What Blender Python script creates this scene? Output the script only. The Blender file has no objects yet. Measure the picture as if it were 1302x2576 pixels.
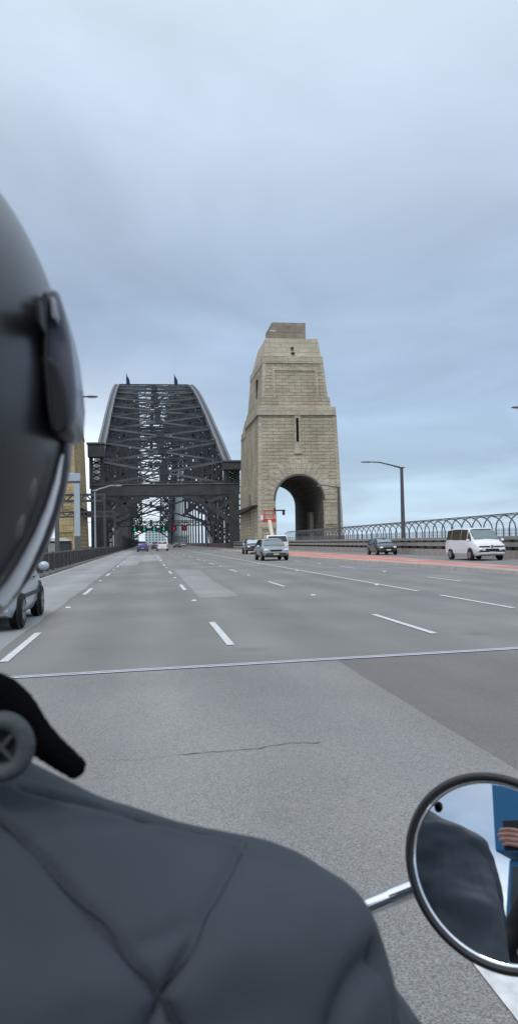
import bpy, bmesh, math, random
import numpy as np
from mathutils import Vector, Matrix, noise
random.seed(7)
rad = math.radians
scene = bpy.context.scene
COL = scene.collection

# ---------------------------------------------------------------- camera
ROLL, YAW, PITCH = rad(1.2), rad(8.121), rad(2.077)
F = Vector((math.sin(YAW)*math.cos(PITCH), math.cos(YAW)*math.cos(PITCH), math.sin(PITCH)))
R0 = Vector((math.cos(YAW), -math.sin(YAW), 0)); U0 = R0.cross(F)
RR = R0*math.cos(ROLL)-U0*math.sin(ROLL); UU = R0*math.sin(ROLL)+U0*math.cos(ROLL)
cd = bpy.data.cameras.new('camera'); cam = bpy.data.objects.new('camera', cd); COL.objects.link(cam)
M = Matrix((RR, UU, -F)).transposed().to_4x4(); M.translation = Vector((0, 0, 1.45)); cam.matrix_world = M
cd.sensor_fit = 'VERTICAL'; cd.sensor_height = 36.0; cd.lens = 36.0*2000/2576
cd.clip_start = 0.02; cd.clip_end = 20000
cd.dof.use_dof = True; cd.dof.focus_distance = 60.0; cd.dof.aperture_fstop = 13.0
scene.camera = cam
scene.render.resolution_x = 517; scene.render.resolution_y = 1024

# ---------------------------------------------------------------- world: overcast sky
SUN_EL, SUN_AZ = rad(52), rad(200)
w = bpy.data.worlds.new('World'); scene.world = w; w.use_nodes = True
nt = w.node_tree; nt.nodes.clear()
def N(t, tree=None, **k):
    n = (tree or nt).nodes.new(t)
    for a, v in k.items(): setattr(n, a, v)
    return n
L = nt.links.new
out = N('ShaderNodeOutputWorld'); add = N('ShaderNodeAddShader')
sky = N('ShaderNodeTexSky', sky_type='NISHITA', sun_disc=False, sun_elevation=SUN_EL, sun_rotation=SUN_AZ)
bg1 = N('ShaderNodeBackground'); bg1.inputs[1].default_value = 0.012
bg2 = N('ShaderNodeBackground'); bg2.inputs[1].default_value = 1.0
tc = N('ShaderNodeTexCoord'); sep = N('ShaderNodeSeparateXYZ'); L(tc.outputs['Generated'], sep.inputs[0])
mx = N('ShaderNodeMath', operation='MAXIMUM'); L(sep.outputs[2], mx.inputs[0]); mx.inputs[1].default_value = 0
az = N('ShaderNodeMath', operation='ADD'); L(mx.outputs[0], az.inputs[0]); az.inputs[1].default_value = .16
dx = N('ShaderNodeMath', operation='DIVIDE'); L(sep.outputs[0], dx.inputs[0]); L(az.outputs[0], dx.inputs[1])
dy = N('ShaderNodeMath', operation='DIVIDE'); L(sep.outputs[1], dy.inputs[0]); L(az.outputs[0], dy.inputs[1])
cb = N('ShaderNodeCombineXYZ'); L(dx.outputs[0], cb.inputs[0]); L(dy.outputs[0], cb.inputs[1]); cb.inputs[2].default_value = 3.3
ns = N('ShaderNodeTexNoise'); ns.inputs['Scale'].default_value = 1.25; ns.inputs['Detail'].default_value = 5; ns.inputs['Roughness'].default_value = .5; ns.inputs['Distortion'].default_value = .5
L(cb.outputs[0], ns.inputs['Vector'])
rp = N('ShaderNodeValToRGB'); L(mx.outputs[0], rp.inputs[0])
e = rp.color_ramp.elements
e[0].position = 0; e[0].color = (.52, .67, .83, 1)
e[1].position = 1; e[1].color = (1.25, 1.35, 1.5, 1)
for p, c in ((.05, (.47, .63, .78)), (.11, (.40, .54, .71)), (.20, (.365, .475, .64)), (.30, (.395, .505, .66)), (.42, (.49, .60, .735)), (.56, (.60, .71, .83))):
    q = e.new(p); q.color = (*c, 1)
cr = N('ShaderNodeMapRange'); cr.inputs[1].default_value = .3; cr.inputs[2].default_value = .7; cr.inputs[3].default_value = .84; cr.inputs[4].default_value = 1.17
L(ns.outputs[0], cr.inputs[0])
# brighter gap in the cloud low to the left of the road
azr = N('ShaderNodeMapRange'); azr.interpolation_type = 'SMOOTHSTEP'
azr.inputs[1].default_value = .16; azr.inputs[2].default_value = -.06; azr.inputs[3].default_value = 0; azr.inputs[4].default_value = 1
L(sep.outputs[0], azr.inputs[0])
elr = N('ShaderNodeMapRange'); elr.interpolation_type = 'SMOOTHSTEP'
elr.inputs[1].default_value = .26; elr.inputs[2].default_value = .08; elr.inputs[3].default_value = 0; elr.inputs[4].default_value = 1
L(sep.outputs[2], elr.inputs[0])
gl = N('ShaderNodeMath', operation='MULTIPLY'); L(azr.outputs[0], gl.inputs[0]); L(elr.outputs[0], gl.inputs[1])
gl2 = N('ShaderNodeMath', operation='MULTIPLY'); L(gl.outputs[0], gl2.inputs[0]); gl2.inputs[1].default_value = 1.0
mixb = N('ShaderNodeMix', data_type='RGBA'); L(gl2.outputs[0], mixb.inputs[0]); L(rp.outputs[0], mixb.inputs[6]); mixb.inputs[7].default_value = (.86, .96, 1.05, 1)
vm = N('ShaderNodeVectorMath', operation='SCALE'); L(mixb.outputs[2], vm.inputs[0]); L(cr.outputs[0], vm.inputs[3])
L(vm.outputs[0], bg2.inputs[0]); L(sky.outputs[0], bg1.inputs[0])
L(bg1.outputs[0], add.inputs[0]); L(bg2.outputs[0], add.inputs[1]); L(add.outputs[0], out.inputs[0])

sd = bpy.data.lights.new('sun', 'SUN'); sun = bpy.data.objects.new('sun', sd); COL.objects.link(sun)
sd.energy = 1.1; sd.angle = rad(14); sd.color = (1, .955, .9)
sdir = Vector((math.sin(SUN_AZ)*math.cos(SUN_EL), math.cos(SUN_AZ)*math.cos(SUN_EL), math.sin(SUN_EL)))
sun.rotation_euler = sdir.to_track_quat('Z', 'Y').to_euler()
scene.view_settings.view_transform = 'Standard'; scene.view_settings.look = 'None'
scene.view_settings.exposure = 0; scene.view_settings.gamma = 1

# ---------------------------------------------------------------- materials
MATS = {}
def mat(name, col, rough=.6, metal=0, var=0, vscale=3, bump=0, bscale=20, coat=0, emit=0, spec=None, col2=None, sc=(1, 1, 1), detail=4):
    if name in MATS: return MATS[name]
    m = bpy.data.materials.new(name); m.use_nodes = True; t = m.node_tree; b = t.nodes['Principled BSDF']
    b.inputs['Base Color'].default_value = (*col, 1); b.inputs['Roughness'].default_value = rough; b.inputs['Metallic'].default_value = metal
    if coat: b.inputs['Coat Weight'].default_value = coat; b.inputs['Coat Roughness'].default_value = .08
    if spec is not None: b.inputs['Specular IOR Level'].default_value = spec
    if emit: b.inputs['Emission Color'].default_value = (*col, 1); b.inputs['Emission Strength'].default_value = emit
    if var or bump:
        tcn = t.nodes.new('ShaderNodeTexCoord'); mp = t.nodes.new('ShaderNodeMapping'); mp.inputs['Scale'].default_value = sc
        t.links.new(tcn.outputs['Object'], mp.inputs[0])
    if var:
        n = t.nodes.new('ShaderNodeTexNoise'); n.inputs['Scale'].default_value = vscale; n.inputs['Detail'].default_value = detail
        t.links.new(mp.outputs[0], n.inputs['Vector'])
        r = t.nodes.new('ShaderNodeMapRange'); r.inputs[1].default_value = .3; r.inputs[2].default_value = .7; t.links.new(n.outputs[0], r.inputs[0])
        mm = t.nodes.new('ShaderNodeMix'); mm.data_type = 'RGBA'; t.links.new(r.outputs[0], mm.inputs[0])
        c2 = col2 or tuple(c*(1+var) for c in col); mm.inputs[6].default_value = (*[c*(1-var) if not col2 else c for c in col], 1); mm.inputs[7].default_value = (*c2, 1)
        t.links.new(mm.outputs[2], b.inputs['Base Color'])
    if bump:
        n2 = t.nodes.new('ShaderNodeTexNoise'); n2.inputs['Scale'].default_value = bscale; n2.inputs['Detail'].default_value = 5
        t.links.new(mp.outputs[0], n2.inputs['Vector'])
        bp = t.nodes.new('ShaderNodeBump'); bp.inputs['Strength'].default_value = 1; bp.inputs['Distance'].default_value = bump
        t.links.new(n2.outputs[0], bp.inputs['Height']); t.links.new(bp.outputs[0], b.inputs['Normal'])
    MATS[name] = m; return m

def asphalt(name, c1, c2, grain=.35, gs=110.):
    m = bpy.data.materials.new(name); m.use_nodes = True; t = m.node_tree; b = t.nodes['Principled BSDF']; b.inputs['Roughness'].default_value = .85
    b.inputs['Specular IOR Level'].default_value = .3
    l = t.links.new; nn = t.nodes.new
    tcn = nn('ShaderNodeTexCoord')
    mp = nn('ShaderNodeMapping'); mp.inputs['Scale'].default_value = (1, .22, 1); l(tcn.outputs['Object'], mp.inputs[0])
    n1 = nn('ShaderNodeTexNoise'); n1.inputs['Scale'].default_value = .9; n1.inputs['Detail'].default_value = 6; l(mp.outputs[0], n1.inputs['Vector'])
    r1 = nn('ShaderNodeMapRange'); r1.inputs[1].default_value = .33; r1.inputs[2].default_value = .67; l(n1.outputs[0], r1.inputs[0])
    m1 = nn('ShaderNodeMix'); m1.data_type = 'RGBA'; l(r1.outputs[0], m1.inputs[0]); m1.inputs[6].default_value = (*c1, 1); m1.inputs[7].default_value = (*c2, 1)
    v = nn('ShaderNodeTexNoise'); v.inputs['Scale'].default_value = gs; v.inputs['Detail'].default_value = 3; v.inputs['Roughness'].default_value = .65; l(tcn.outputs['Object'], v.inputs['Vector'])
    r2 = nn('ShaderNodeMapRange'); r2.inputs[1].default_value = .32; r2.inputs[2].default_value = .72; r2.inputs[3].default_value = 1-grain; r2.inputs[4].default_value = 1+grain; l(v.outputs[0], r2.inputs[0])
    # wheel tracks and stains
    n3 = nn('ShaderNodeTexNoise'); n3.inputs['Scale'].default_value = .25; n3.inputs['Detail'].default_value = 7; l(tcn.outputs['Object'], n3.inputs['Vector'])
    r3 = nn('ShaderNodeMapRange'); r3.inputs[1].default_value = .35; r3.inputs[2].default_value = .65; r3.inputs[3].default_value = .88; r3.inputs[4].default_value = 1.09; l(n3.outputs[0], r3.inputs[0])
    mu = nn('ShaderNodeMath'); mu.operation = 'MULTIPLY'; l(r2.outputs[0], mu.inputs[0]); l(r3.outputs[0], mu.inputs[1])
    sx_ = nn('ShaderNodeSeparateXYZ'); l(tcn.outputs['Object'], sx_.inputs[0])
    m2 = nn('ShaderNodeMath'); m2.operation = 'MULTIPLY_ADD'; l(sx_.outputs[0], m2.inputs[0]); m2.inputs[1].default_value = 4.13; m2.inputs[2].default_value = 1.1
    m3 = nn('ShaderNodeMath'); m3.operation = 'SINE'; l(m2.outputs[0], m3.inputs[0])
    m4 = nn('ShaderNodeMath'); m4.operation = 'MULTIPLY'; l(m3.outputs[0], m4.inputs[0]); l(n1.outputs[0], m4.inputs[1])
    m5 = nn('ShaderNodeMath'); m5.operation = 'MULTIPLY_ADD'; l(m4.outputs[0], m5.inputs[0]); m5.inputs[1].default_value = .11; m5.inputs[2].default_value = 1.0
    m6 = nn('ShaderNodeMath'); m6.operation = 'MULTIPLY'; l(mu.outputs[0], m6.inputs[0]); l(m5.outputs[0], m6.inputs[1]); mu = m6
    # oil spots
    ov = nn('ShaderNodeTexVoronoi'); ov.inputs['Scale'].default_value = .55; l(tcn.outputs['Object'], ov.inputs['Vector'])
    om = nn('ShaderNodeMapRange'); om.inputs[1].default_value = .04; om.inputs[2].default_value = .16; om.inputs[3].default_value = .86; om.inputs[4].default_value = 1; l(ov.outputs['Distance'], om.inputs[0])
    m7 = nn('ShaderNodeMath'); m7.operation = 'MULTIPLY'; l(mu.outputs[0], m7.inputs[0]); l(om.outputs[0], m7.inputs[1]); mu = m7
    vs = nn('ShaderNodeVectorMath'); vs.operation = 'SCALE'; l(m1.outputs[2], vs.inputs[0]); l(mu.outputs[0], vs.inputs[3]); l(vs.outputs[0], b.inputs['Base Color'])
    bp = nn('ShaderNodeBump'); bp.inputs['Distance'].default_value = .006; bp.inputs['Strength'].default_value = .8; l(v.outputs[0], bp.inputs['Height']); l(bp.outputs[0], b.inputs['Normal'])
    MATS[name] = m; return m

def stone(name, c1, c2, mortar, bw=1.5, rh=.75, bump=.12, rockscale=2.2):
    m = bpy.data.materials.new(name); m.use_nodes = True; t = m.node_tree; b = t.nodes['Principled BSDF']; b.inputs['Roughness'].default_value = .9
    l = t.links.new; nn = t.nodes.new
    uv = nn('ShaderNodeUVMap'); uv.uv_map = 'UVMap'
    br = nn('ShaderNodeTexBrick'); l(uv.outputs[0], br.inputs['Vector'])
    br.inputs['Scale'].default_value = 1; br.inputs['Brick Width'].default_value = bw; br.inputs['Row Height'].default_value = rh
    br.inputs['Mortar Size'].default_value = .05; br.inputs['Mortar Smooth'].default_value = .6; br.inputs['Bias'].default_value = 0
    br.inputs['Color1'].default_value = (*c1, 1); br.inputs['Color2'].default_value = (*c2, 1); br.inputs['Mortar'].default_value = (*mortar, 1)
    tcn = nn('ShaderNodeTexCoord'); smp = nn('ShaderNodeMapping'); smp.inputs['Scale'].default_value = (.55, .55, 2.4); l(tcn.outputs['Object'], smp.inputs[0]); n = nn('ShaderNodeTexNoise'); n.inputs['Scale'].default_value = rockscale; n.inputs['Detail'].default_value = 6; l(smp.outputs[0], n.inputs['Vector'])
    ng = nn('ShaderNodeTexNoise'); ng.inputs['Scale'].default_value = .22; ng.inputs['Detail'].default_value = 6; l(tcn.outputs['Object'], ng.inputs['Vector'])
    r = nn('ShaderNodeMapRange'); r.inputs[1].default_value = .3; r.inputs[2].default_value = .7; r.inputs[3].default_value = .8; r.inputs[4].default_value = 1.18; l(ng.outputs[0], r.inputs[0])
    rb = nn('ShaderNodeMapRange'); rb.inputs[1].default_value = .3; rb.inputs[2].default_value = .7; rb.inputs[3].default_value = .80; rb.inputs[4].default_value = 1.12; l(n.outputs[0], rb.inputs[0])
    mu = nn('ShaderNodeMath'); mu.operation = 'MULTIPLY'; l(r.outputs[0], mu.inputs[0]); l(rb.outputs[0], mu.inputs[1])
    vs = nn('ShaderNodeVectorMath'); vs.operation = 'SCALE'; l(br.outputs[0], vs.inputs[0]); l(mu.outputs[0], vs.inputs[3]); l(vs.outputs[0], b.inputs['Base Color'])
    iv = nn('ShaderNodeMath'); iv.operation = 'SUBTRACT'; iv.inputs[0].default_value = 1; l(br.outputs['Fac'], iv.inputs[1])
    sm = nn('ShaderNodeMath'); sm.operation = 'MULTIPLY'; l(n.outputs[0], sm.inputs[0]); l(iv.outputs[0], sm.inputs[1])
    ad = nn('ShaderNodeMath'); ad.operation = 'ADD'; l(sm.outputs[0], ad.inputs[0]); l(iv.outputs[0], ad.inputs[1])
    bp = nn('ShaderNodeBump'); bp.inputs['Distance'].default_value = bump; bp.inputs['Strength'].default_value = 1; l(ad.outputs[0], bp.inputs['Height']); l(bp.outputs[0], b.inputs['Normal'])
    MATS[name] = m; return m

A_far = asphalt('asphalt_deck', (.205, .202, .195), (.24, .235, .222), .14, 60)
A_near = asphalt('asphalt_coarse', (.245, .243, .238), (.29, .283, .27), .56, 130)
A_brown = asphalt('asphalt_worn', (.18, .173, .165), (.208, .20, .19), .38, 130)
A_light = asphalt('asphalt_light', (.30, .30, .30), (.345, .345, .34), .13, 60)
A_patch = asphalt('asphalt_patch', (.275, .272, .265), (.31, .305, .295), .2, 70)
A_red = asphalt('asphalt_red', (.52, .205, .17), (.64, .30, .25), .15, 60)
white = mat('road_paint', (.74, .75, .74), .65, var=.1, vscale=14, col2=(.50, .50, .49), detail=8)
concrete = mat('concrete', (.40, .345, .31), .85, var=.15, vscale=1.5, bump=.01, bscale=15)
concrete_d = mat('concrete_dirty', (.20, .185, .165), .9, var=.25, vscale=1.2, bump=.01, bscale=12)
steel_d = mat('steel_dark', (.036, .041, .050), .5, var=.3, vscale=.6)
steel = mat('steel_grey', (.056, .060, .066), .5, var=.3, vscale=.5)
steel_l = mat('steel_light', (.135, .14, .15), .5, var=.2, vscale=.4)
galv = mat('galvanised', (.34, .325, .30), .55, .1, var=.12, vscale=1.5)
darkgap = mat('dark_post', (.05, .048, .045), .7)
post_m = mat('lamp_post_metal', (.085, .09, .095), .5, var=.15, vscale=2)
postl_m = mat('pale_post_metal', (.30, .32, .34), .5, var=.1, vscale=2)
brownfence = mat('brown_fence', (.055, .045, .042), .8, var=.3, vscale=2)
tyre_m = mat('rubber', (.012, .012, .013), .8)
rim_m = mat('alloy', (.32, .33, .34), .35, .6)
glass_m = mat('car_glass', (.14, .18, .20), .08, 0, spec=1.0)
glassd_m = mat('car_glass_dark', (.012, .02, .024), .08, 0, spec=.7)
black_m = mat('black_plastic', (.012, .012, .014), .45)
lamp_m = mat('headlamp', (.85, .87, .9), .15, spec=1)
tail_m = mat('tail_lamp', (.4, .01, .01), .2)
plate_m = mat('plate_yellow', (.65, .6, .25), .5)
platew_m = mat('plate_white', (.7, .7, .68), .5)
chrome = mat('chrome', (.85, .85, .86), .06, 1)
P_white = mat('paint_white', (.78, .78, .80), .3, coat=.6, var=.03, vscale=1)
P_silver = mat('paint_silver', (.50, .56, .61), .3, .05, coat=.7, var=.06, vscale=1)
P_silver2 = mat('paint_silver_worn', (.33, .36, .37), .35, .3, coat=.4, var=.1, vscale=1)
P_dark = mat('paint_dark', (.045, .055, .065), .25, .3, coat=.8)
P_blue = mat('paint_blue', (.03, .045, .20), .3, .1, coat=.7)
P_black = mat('paint_black', (.015, .016, .02), .25, .1, coat=.8)
P_red = mat('lift_red', (.55, .05, .04), .5)
P_cream = mat('lift_cream', (.75, .66, .52), .5)
stoneR = stone('granite_rock_faced', (.52, .445, .325), (.445, .38, .275), (.34, .29, .21), 2.3, .62, .08, 1.3)
stoneL = stone('yellow_stone_rock_faced', (.56, .43, .225), (.44, .33, .17), (.27, .20, .10), 2.3, .74, .12, 1.3)  # the left tower's stone is given a yellower tone than the right's
smoothR = stone('granite_dressed', (.54, .47, .36), (.49, .425, .325), (.38, .33, .25), 2.2, .95, .02, 1.5)
smoothL = stone('yellow_stone_dressed', (.58, .45, .24), (.52, .40, .21), (.38, .29, .15), 2.2, .95, .02, 1.5)
stone_dk = stone('granite_dark', (.22, .205, .18), (.18, .17, .15), (.11, .105, .095), 1.5, .75, .04)  # darker stone tone for archway lining, niche, plinth, pilaster band and ledge
stone_top = stone('granite_parapet', (.34, .28, .225), (.30, .25, .20), (.24, .20, .16), 2.2, 1.1, .02, 1.5)

# ---------------------------------------------------------------- mesh helpers
class MB:
    def __init__(s): s.bm = bmesh.new()
    def box(s, x0, y0, z0, x1, y1, z1):
        v = [s.bm.verts.new(c) for c in ((x0, y0, z0), (x1, y0, z0), (x1, y1, z0), (x0, y1, z0), (x0, y0, z1), (x1, y0, z1), (x1, y1, z1), (x0, y1, z1))]
        for f in ((0, 3, 2, 1), (4, 5, 6, 7), (0, 1, 5, 4), (1, 2, 6, 5), (2, 3, 7, 6), (3, 0, 4, 7)): s.bm.faces.new([v[i] for i in f])
        return s
    def hexa(s, pts):
        v = [s.bm.verts.new(c) for c in pts]
        for f in ((0, 3, 2, 1), (4, 5, 6, 7), (0, 1, 5, 4), (1, 2, 6, 5), (2, 3, 7, 6), (3, 0, 4, 7)): s.bm.faces.new([v[i] for i in f])
        return s
    def frust(s, a, z0, b, z1):   # a,b=(x0,x1,y0,y1)
        return s.hexa([(a[0], a[2], z0), (a[1], a[2], z0), (a[1], a[3], z0), (a[0], a[3], z0), (b[0], b[2], z1), (b[1], b[2], z1), (b[1], b[3], z1), (b[0], b[3], z1)])
    def beam(s, p, q, w, h, up=(0, 0, 1)):
        p, q = Vector(p), Vector(q); d = (q-p).normalized(); u = Vector(up)
        if abs(d.dot(u)) > .98: u = Vector((0, 1, 0))
        sx = d.cross(u).normalized()*w/2; sy = sx.cross(d).normalized()*h/2
        return s.hexa([p-sx-sy, p+sx-sy, q+sx-sy, q-sx-sy, p-sx+sy, p+sx+sy, q+sx+sy, q-sx+sy])
    def tube(s, pts, r, n=8, caps=True):
        pts = [Vector(p) for p in pts]; rs = r if isinstance(r, (list, tuple)) else [r]*len(pts)
        rings = []; ref = None
        for i, p in enumerate(pts):
            d = (pts[min(i+1, len(pts)-1)]-pts[max(i-1, 0)]).normalized()
            if ref is None: ref = Vector((0, 0, 1)) if abs(d.z) < .9 else Vector((1, 0, 0))
            a = d.cross(ref).normalized(); b = a.cross(d).normalized(); ref = b
            rings.append([s.bm.verts.new(p+a*rs[i]*math.cos(2*math.pi*k/n)+b*rs[i]*math.sin(2*math.pi*k/n)) for k in range(n)])
        s.loft(rings, caps); return s
    def loft(s, rings, caps=True, close=True):
        n = len(rings[0])
        if not isinstance(rings[0][0], bmesh.types.BMVert): rings = [[s.bm.verts.new(c) for c in r] for r in rings]
        for a, b in zip(rings, rings[1:]):
            for k in range(n if close else n-1):
                s.bm.faces.new([a[k], a[(k+1) % n], b[(k+1) % n], b[k]])
        if caps: s.bm.faces.new(list(reversed(rings[0]))); s.bm.faces.new(rings[-1])
        return s
    def lathe(s, prof, axis='x', c=(0, 0, 0), n=20):   # prof: (t along axis, radius)
        c = Vector(c); rings = []
        for t, r in prof:
            ring = []
            for k in range(n):
                a = 2*math.pi*k/n; u, v = r*math.cos(a), r*math.sin(a)
                o = {'x': (t, u, v), 'y': (u, t, v), 'z': (u, v, t)}[axis]
                ring.append(c+Vector(o))
            rings.append(ring)
        return s.loft(rings, True)
    def face(s, pts): s.bm.faces.new([s.bm.verts.new(p) for p in pts]); return s
    def ell(s, c, r, seg=24, rg=14, rot=None):
        m = Matrix.Translation(Vector(c)) @ (rot.to_4x4() if rot else Matrix()) @ Matrix.Diagonal((*r, 1))
        bmesh.ops.create_uvsphere(s.bm, u_segments=seg, v_segments=rg, radius=1, matrix=m); return s
    def build(s, name, m, parent=None, smooth=False, bevel=0, uv=False, angle=35):
        bm = s.bm; bmesh.ops.recalc_face_normals(bm, faces=bm.faces)
        if uv:
            lay = bm.loops.layers.uv.new('UVMap')
            for f in bm.faces:
                nx, ny, nz = f.normal
                for lp in f.loops:
                    co = lp.vert.co
                    lp[lay].uv = (co.y, co.z) if abs(nx) >= abs(ny) and abs(nx) > abs(nz) else ((co.x, co.z) if abs(ny) > abs(nz) else (co.x, co.y))
        me = bpy.data.meshes.new(name); bm.to_mesh(me); bm.free()
        o = bpy.data.objects.new(name, me); COL.objects.link(o); me.materials.append(m)
        if smooth:
            for p in me.polygons: p.use_smooth = True
            try: me.set_sharp_from_angle(angle=rad(angle))
            except Exception: pass
        if bevel:
            b = o.modifiers.new('bevel', 'BEVEL'); b.width = bevel; b.segments = 2; b.limit_method = 'ANGLE'
        if parent is not None: o.parent = parent
        return o
def tag(o, label, cat, group=None, kind=None):
    if label: o['label'] = label
    if cat: o['category'] = cat
    if group: o['group'] = group
    if kind: o['kind'] = kind
    return o
def thing(name, loc, label, cat, group=None, rz=0):
    o = bpy.data.objects.new(name, None); COL.objects.link(o); o.location = loc; o.rotation_euler = (0, 0, rz); o.empty_display_size = .3
    return tag(o, label, cat, group)
def struct(o): o['kind'] = 'structure'; return o
def copy_tree(o, parent=None):
    c = o.copy(); COL.objects.link(c)
    if parent is not None: c.parent = parent; c.matrix_parent_inverse = o.matrix_parent_inverse
    for ch in [x for x in bpy.data.objects if x.parent == o]: copy_tree(ch, c)
    return c

# ---------------------------------------------------------------- setting: water, deck, road
water_m = mat('harbour_water', (.03, .06, .07), .15, bump=.3, bscale=.05)
struct(MB().face([(-6000, -3000, -56), (6000, -3000, -56), (6000, 9000, -56), (-6000, 9000, -56)]).build('water', water_m))
hm = mat('hill_green', (.05, .075, .06), .95, var=.4, vscale=.01)
hb = MB()
rows = []
for j, (yy, zz) in enumerate(((1150, -56), (1400, -30), (1900, -12), (2600, -6), (3600, -56))):
    rows.append([(x, yy+60*math.sin(x*.004), zz+(0 if zz < -50 else 7*noise.noise(Vector((x*.003, j*1.3, 0))))) for x in range(-2500, 2501, 100)])
hb.loft(rows, False, False); struct(hb.build('hills', hm, smooth=True))
struct(MB().box(-27, -60, -1.6, 30, 175.2, -.3).build('bridge_deck', concrete_d))
struct(MB().box(-10, 175.2, -1.6, 19, 900, -.3).build('bridge_deck', steel_d))
JY = lambda x: 9.22+.094*x
def sheet(name, pts, z, m, th=0):
    b = MB()
    if th: b.loft([[(x, y, z-th) for x, y in pts], [(x, y, z) for x, y in pts]])
    else: b.face([(x, y, z) for x, y in pts])
    return struct(b.build(name, m))
sheet('road', [(-4.9, -60), (23.2, -60), (23.2, 128), (19.0, 139), (18.6, 175), (18.6, 900), (-4.9, 900)], 0, A_far, .3)
def rough_line(x, y0, y1, step, amp, seed=0):
    k = int((y1-y0)/step); return [(x+amp*noise.noise(Vector((seed, i*.7, 0))), y0+(y1-y0)*i/k) for i in range(k+1)]
# coarse surface on the near side of the joint, worn right lanes, pale left lane
sheet('near_road', [(-4.6, -60), (2.27, -60)] + rough_line(2.24, -59, JY(2.24)-.075, 1.1, .05, 1) + [(-4.6, JY(-4.6)-.075)], .004, A_near)
sheet('near_road', [(13, -60), (13, JY(13)-.075)] + list(reversed(rough_line(2.24, -59, JY(2.24)-.075, 1.1, .05, 1))), .004, A_brown)
sheet('left_lane', [(-4.6, JY(-4.6)+.075), (-1.98, JY(-1.98)+.075)] + rough_line(-2.02, 9.5, 60, .9, .10, 4) + [(-2.0, 175), (-4.6, 175)], .004, A_light)
sheet('road_patch', [(1.35, 20.6), (2.42, 20.9), (2.45, 30), (2.75, 42.2), (1.45, 43.2), (1.4, 31)], .004, A_patch)
sheet('road_patch', [(-1.95, 53.2), (-.6, 53.0), (-.5, 64), (1.4, 65.2), (1.5, 98.6), (-1.9, 99)], .004, A_light)
sheet('road_patch', [(4.5, 46), (6.9, 45), (6.9, 70), (4.5, 71)], .004, asphalt('asphalt_mid', (.22, .218, .212), (.25, .245, .235), .15, 60))
# painted markings
mk = MB()
def dash(x, y0, y1, wd=.11, z=.009):
    mk.face([(x-wd/2, y0, z), (x+wd/2, y0, z), (x+wd/2, y1, z), (x-wd/2, y1, z)])
for k in range(-2, 26):
    y = 13.1*k
    for x, o in ((-1.78, 10.35), (1.15, 11.1), (4.26, 11.5), (10.1, 11.6)):
        if k in (-1,) and x in (1.15, -1.78): continue
        dash(x, y+o, y+o+3.25)
dash(1.19, -1.5, 2.72, .24)
dash(7.23, 12.2+2.85, 19.05); dash(7.23, 20.7, 330)
dash(-4.5, 12, 400, .1)
md = lambda y: 18.6 if y > 62 else 16.9+(y-34)*.06
mk.loft([[(md(y)+.05, y, .009), (md(y)+.2, y, .009)] for y in range(24, 140, 4)], False, False)
for y in range(24, 120, 12): dash(20.9, y, y+3, .12)
struct(mk.build('road_markings', white))
# expansion joint
jm = mat('joint_steel', (.68, .69, .75), .45, .1, var=.15, vscale=4); jd = mat('joint_gap', (.03, .03, .03), .9)
for k, (o0, o1, z, m) in enumerate(((-.075, -.03, .013, jm), (-.03, .04, .005, jd), (.04, .075, .012, jm), (-.008, .016, .010, mat('joint_mid', (.3, .3, .34), .5)))):
    sheet('expansion_joint', [(-4.7, JY(-4.7)+o0), (13, JY(13)+o0), (13, JY(13)+o1), (-4.7, JY(-4.7)+o1)], z, m)
# cracks
ck = MB()
def crack(pts, w0):
    l1, l2 = [], []; n = 26
    for i in range(n+1):
        t = i/n*(len(pts)-1); a = min(int(t), len(pts)-2); f = t-a
        x = pts[a][0]*(1-f)+pts[a+1][0]*f; y = pts[a][1]*(1-f)+pts[a+1][1]*f
        x += .018*noise.noise(Vector((i*.9, w0*99, 1))); y += .05*noise.noise(Vector((i*.8, w0*50, 5)))
        ww = w0*(.25+1.1*abs(noise.noise(Vector((i*1.7, 3, 9)))))
        l1.append((x, y-ww, .0085)); l2.append((x+ww*.3, y+ww, .0085))
    ck.loft([l1, l2], False, False)
crack([(.2, 5.50), (.67, 5.52), (1.02, 5.63), (1.2, 5.60)], .009)
crack([(1.2, 5.62), (1.2, 5.2), (1.17, 4.8), (1.08, 4.38)], .004)
crack([(.2, 5.5), (0, 5.42), (-.25, 5.45)], .004); crack([(1.02, 5.63), (1.06, 5.9), (1.0, 6.2)], .003); crack([(.5, 5.51), (.45, 5.3), (.5, 5.1)], .0025)
struct(ck.build('road_crack', mat('crack_dark', (.03, .03, .03), 1)))
# raised reflective markers
rm = mat('marker_ceramic', (.75, .76, .76), .3)
first = None
for k in range(0, 8):
    for nm, x, o in (('leftmost lane line', -1.79, 18.8), ('second lane line', 1.16, 19.8), ('third lane line', 4.28, 20.4), ('solid lane line', 7.05, 24), ('lane line nearest the red strip', 10.15, 20.2)):
        y = o+13.1*k
        if y > 60: continue
        c = MB().frust((-.06, .06, -.055, .055), .004, (-.045, .045, -.03, .03), .024).build('road_marker', rm)
        c.location = (x, y, 0)
        dist = ['nearest', 'second nearest', 'third nearest', 'fourth nearest', 'fifth nearest'][min(k, 4)]
        tag(c, f'{dist} small white raised marker on the {nm}', 'road marker', 'raised markers along the lane lines')
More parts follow.
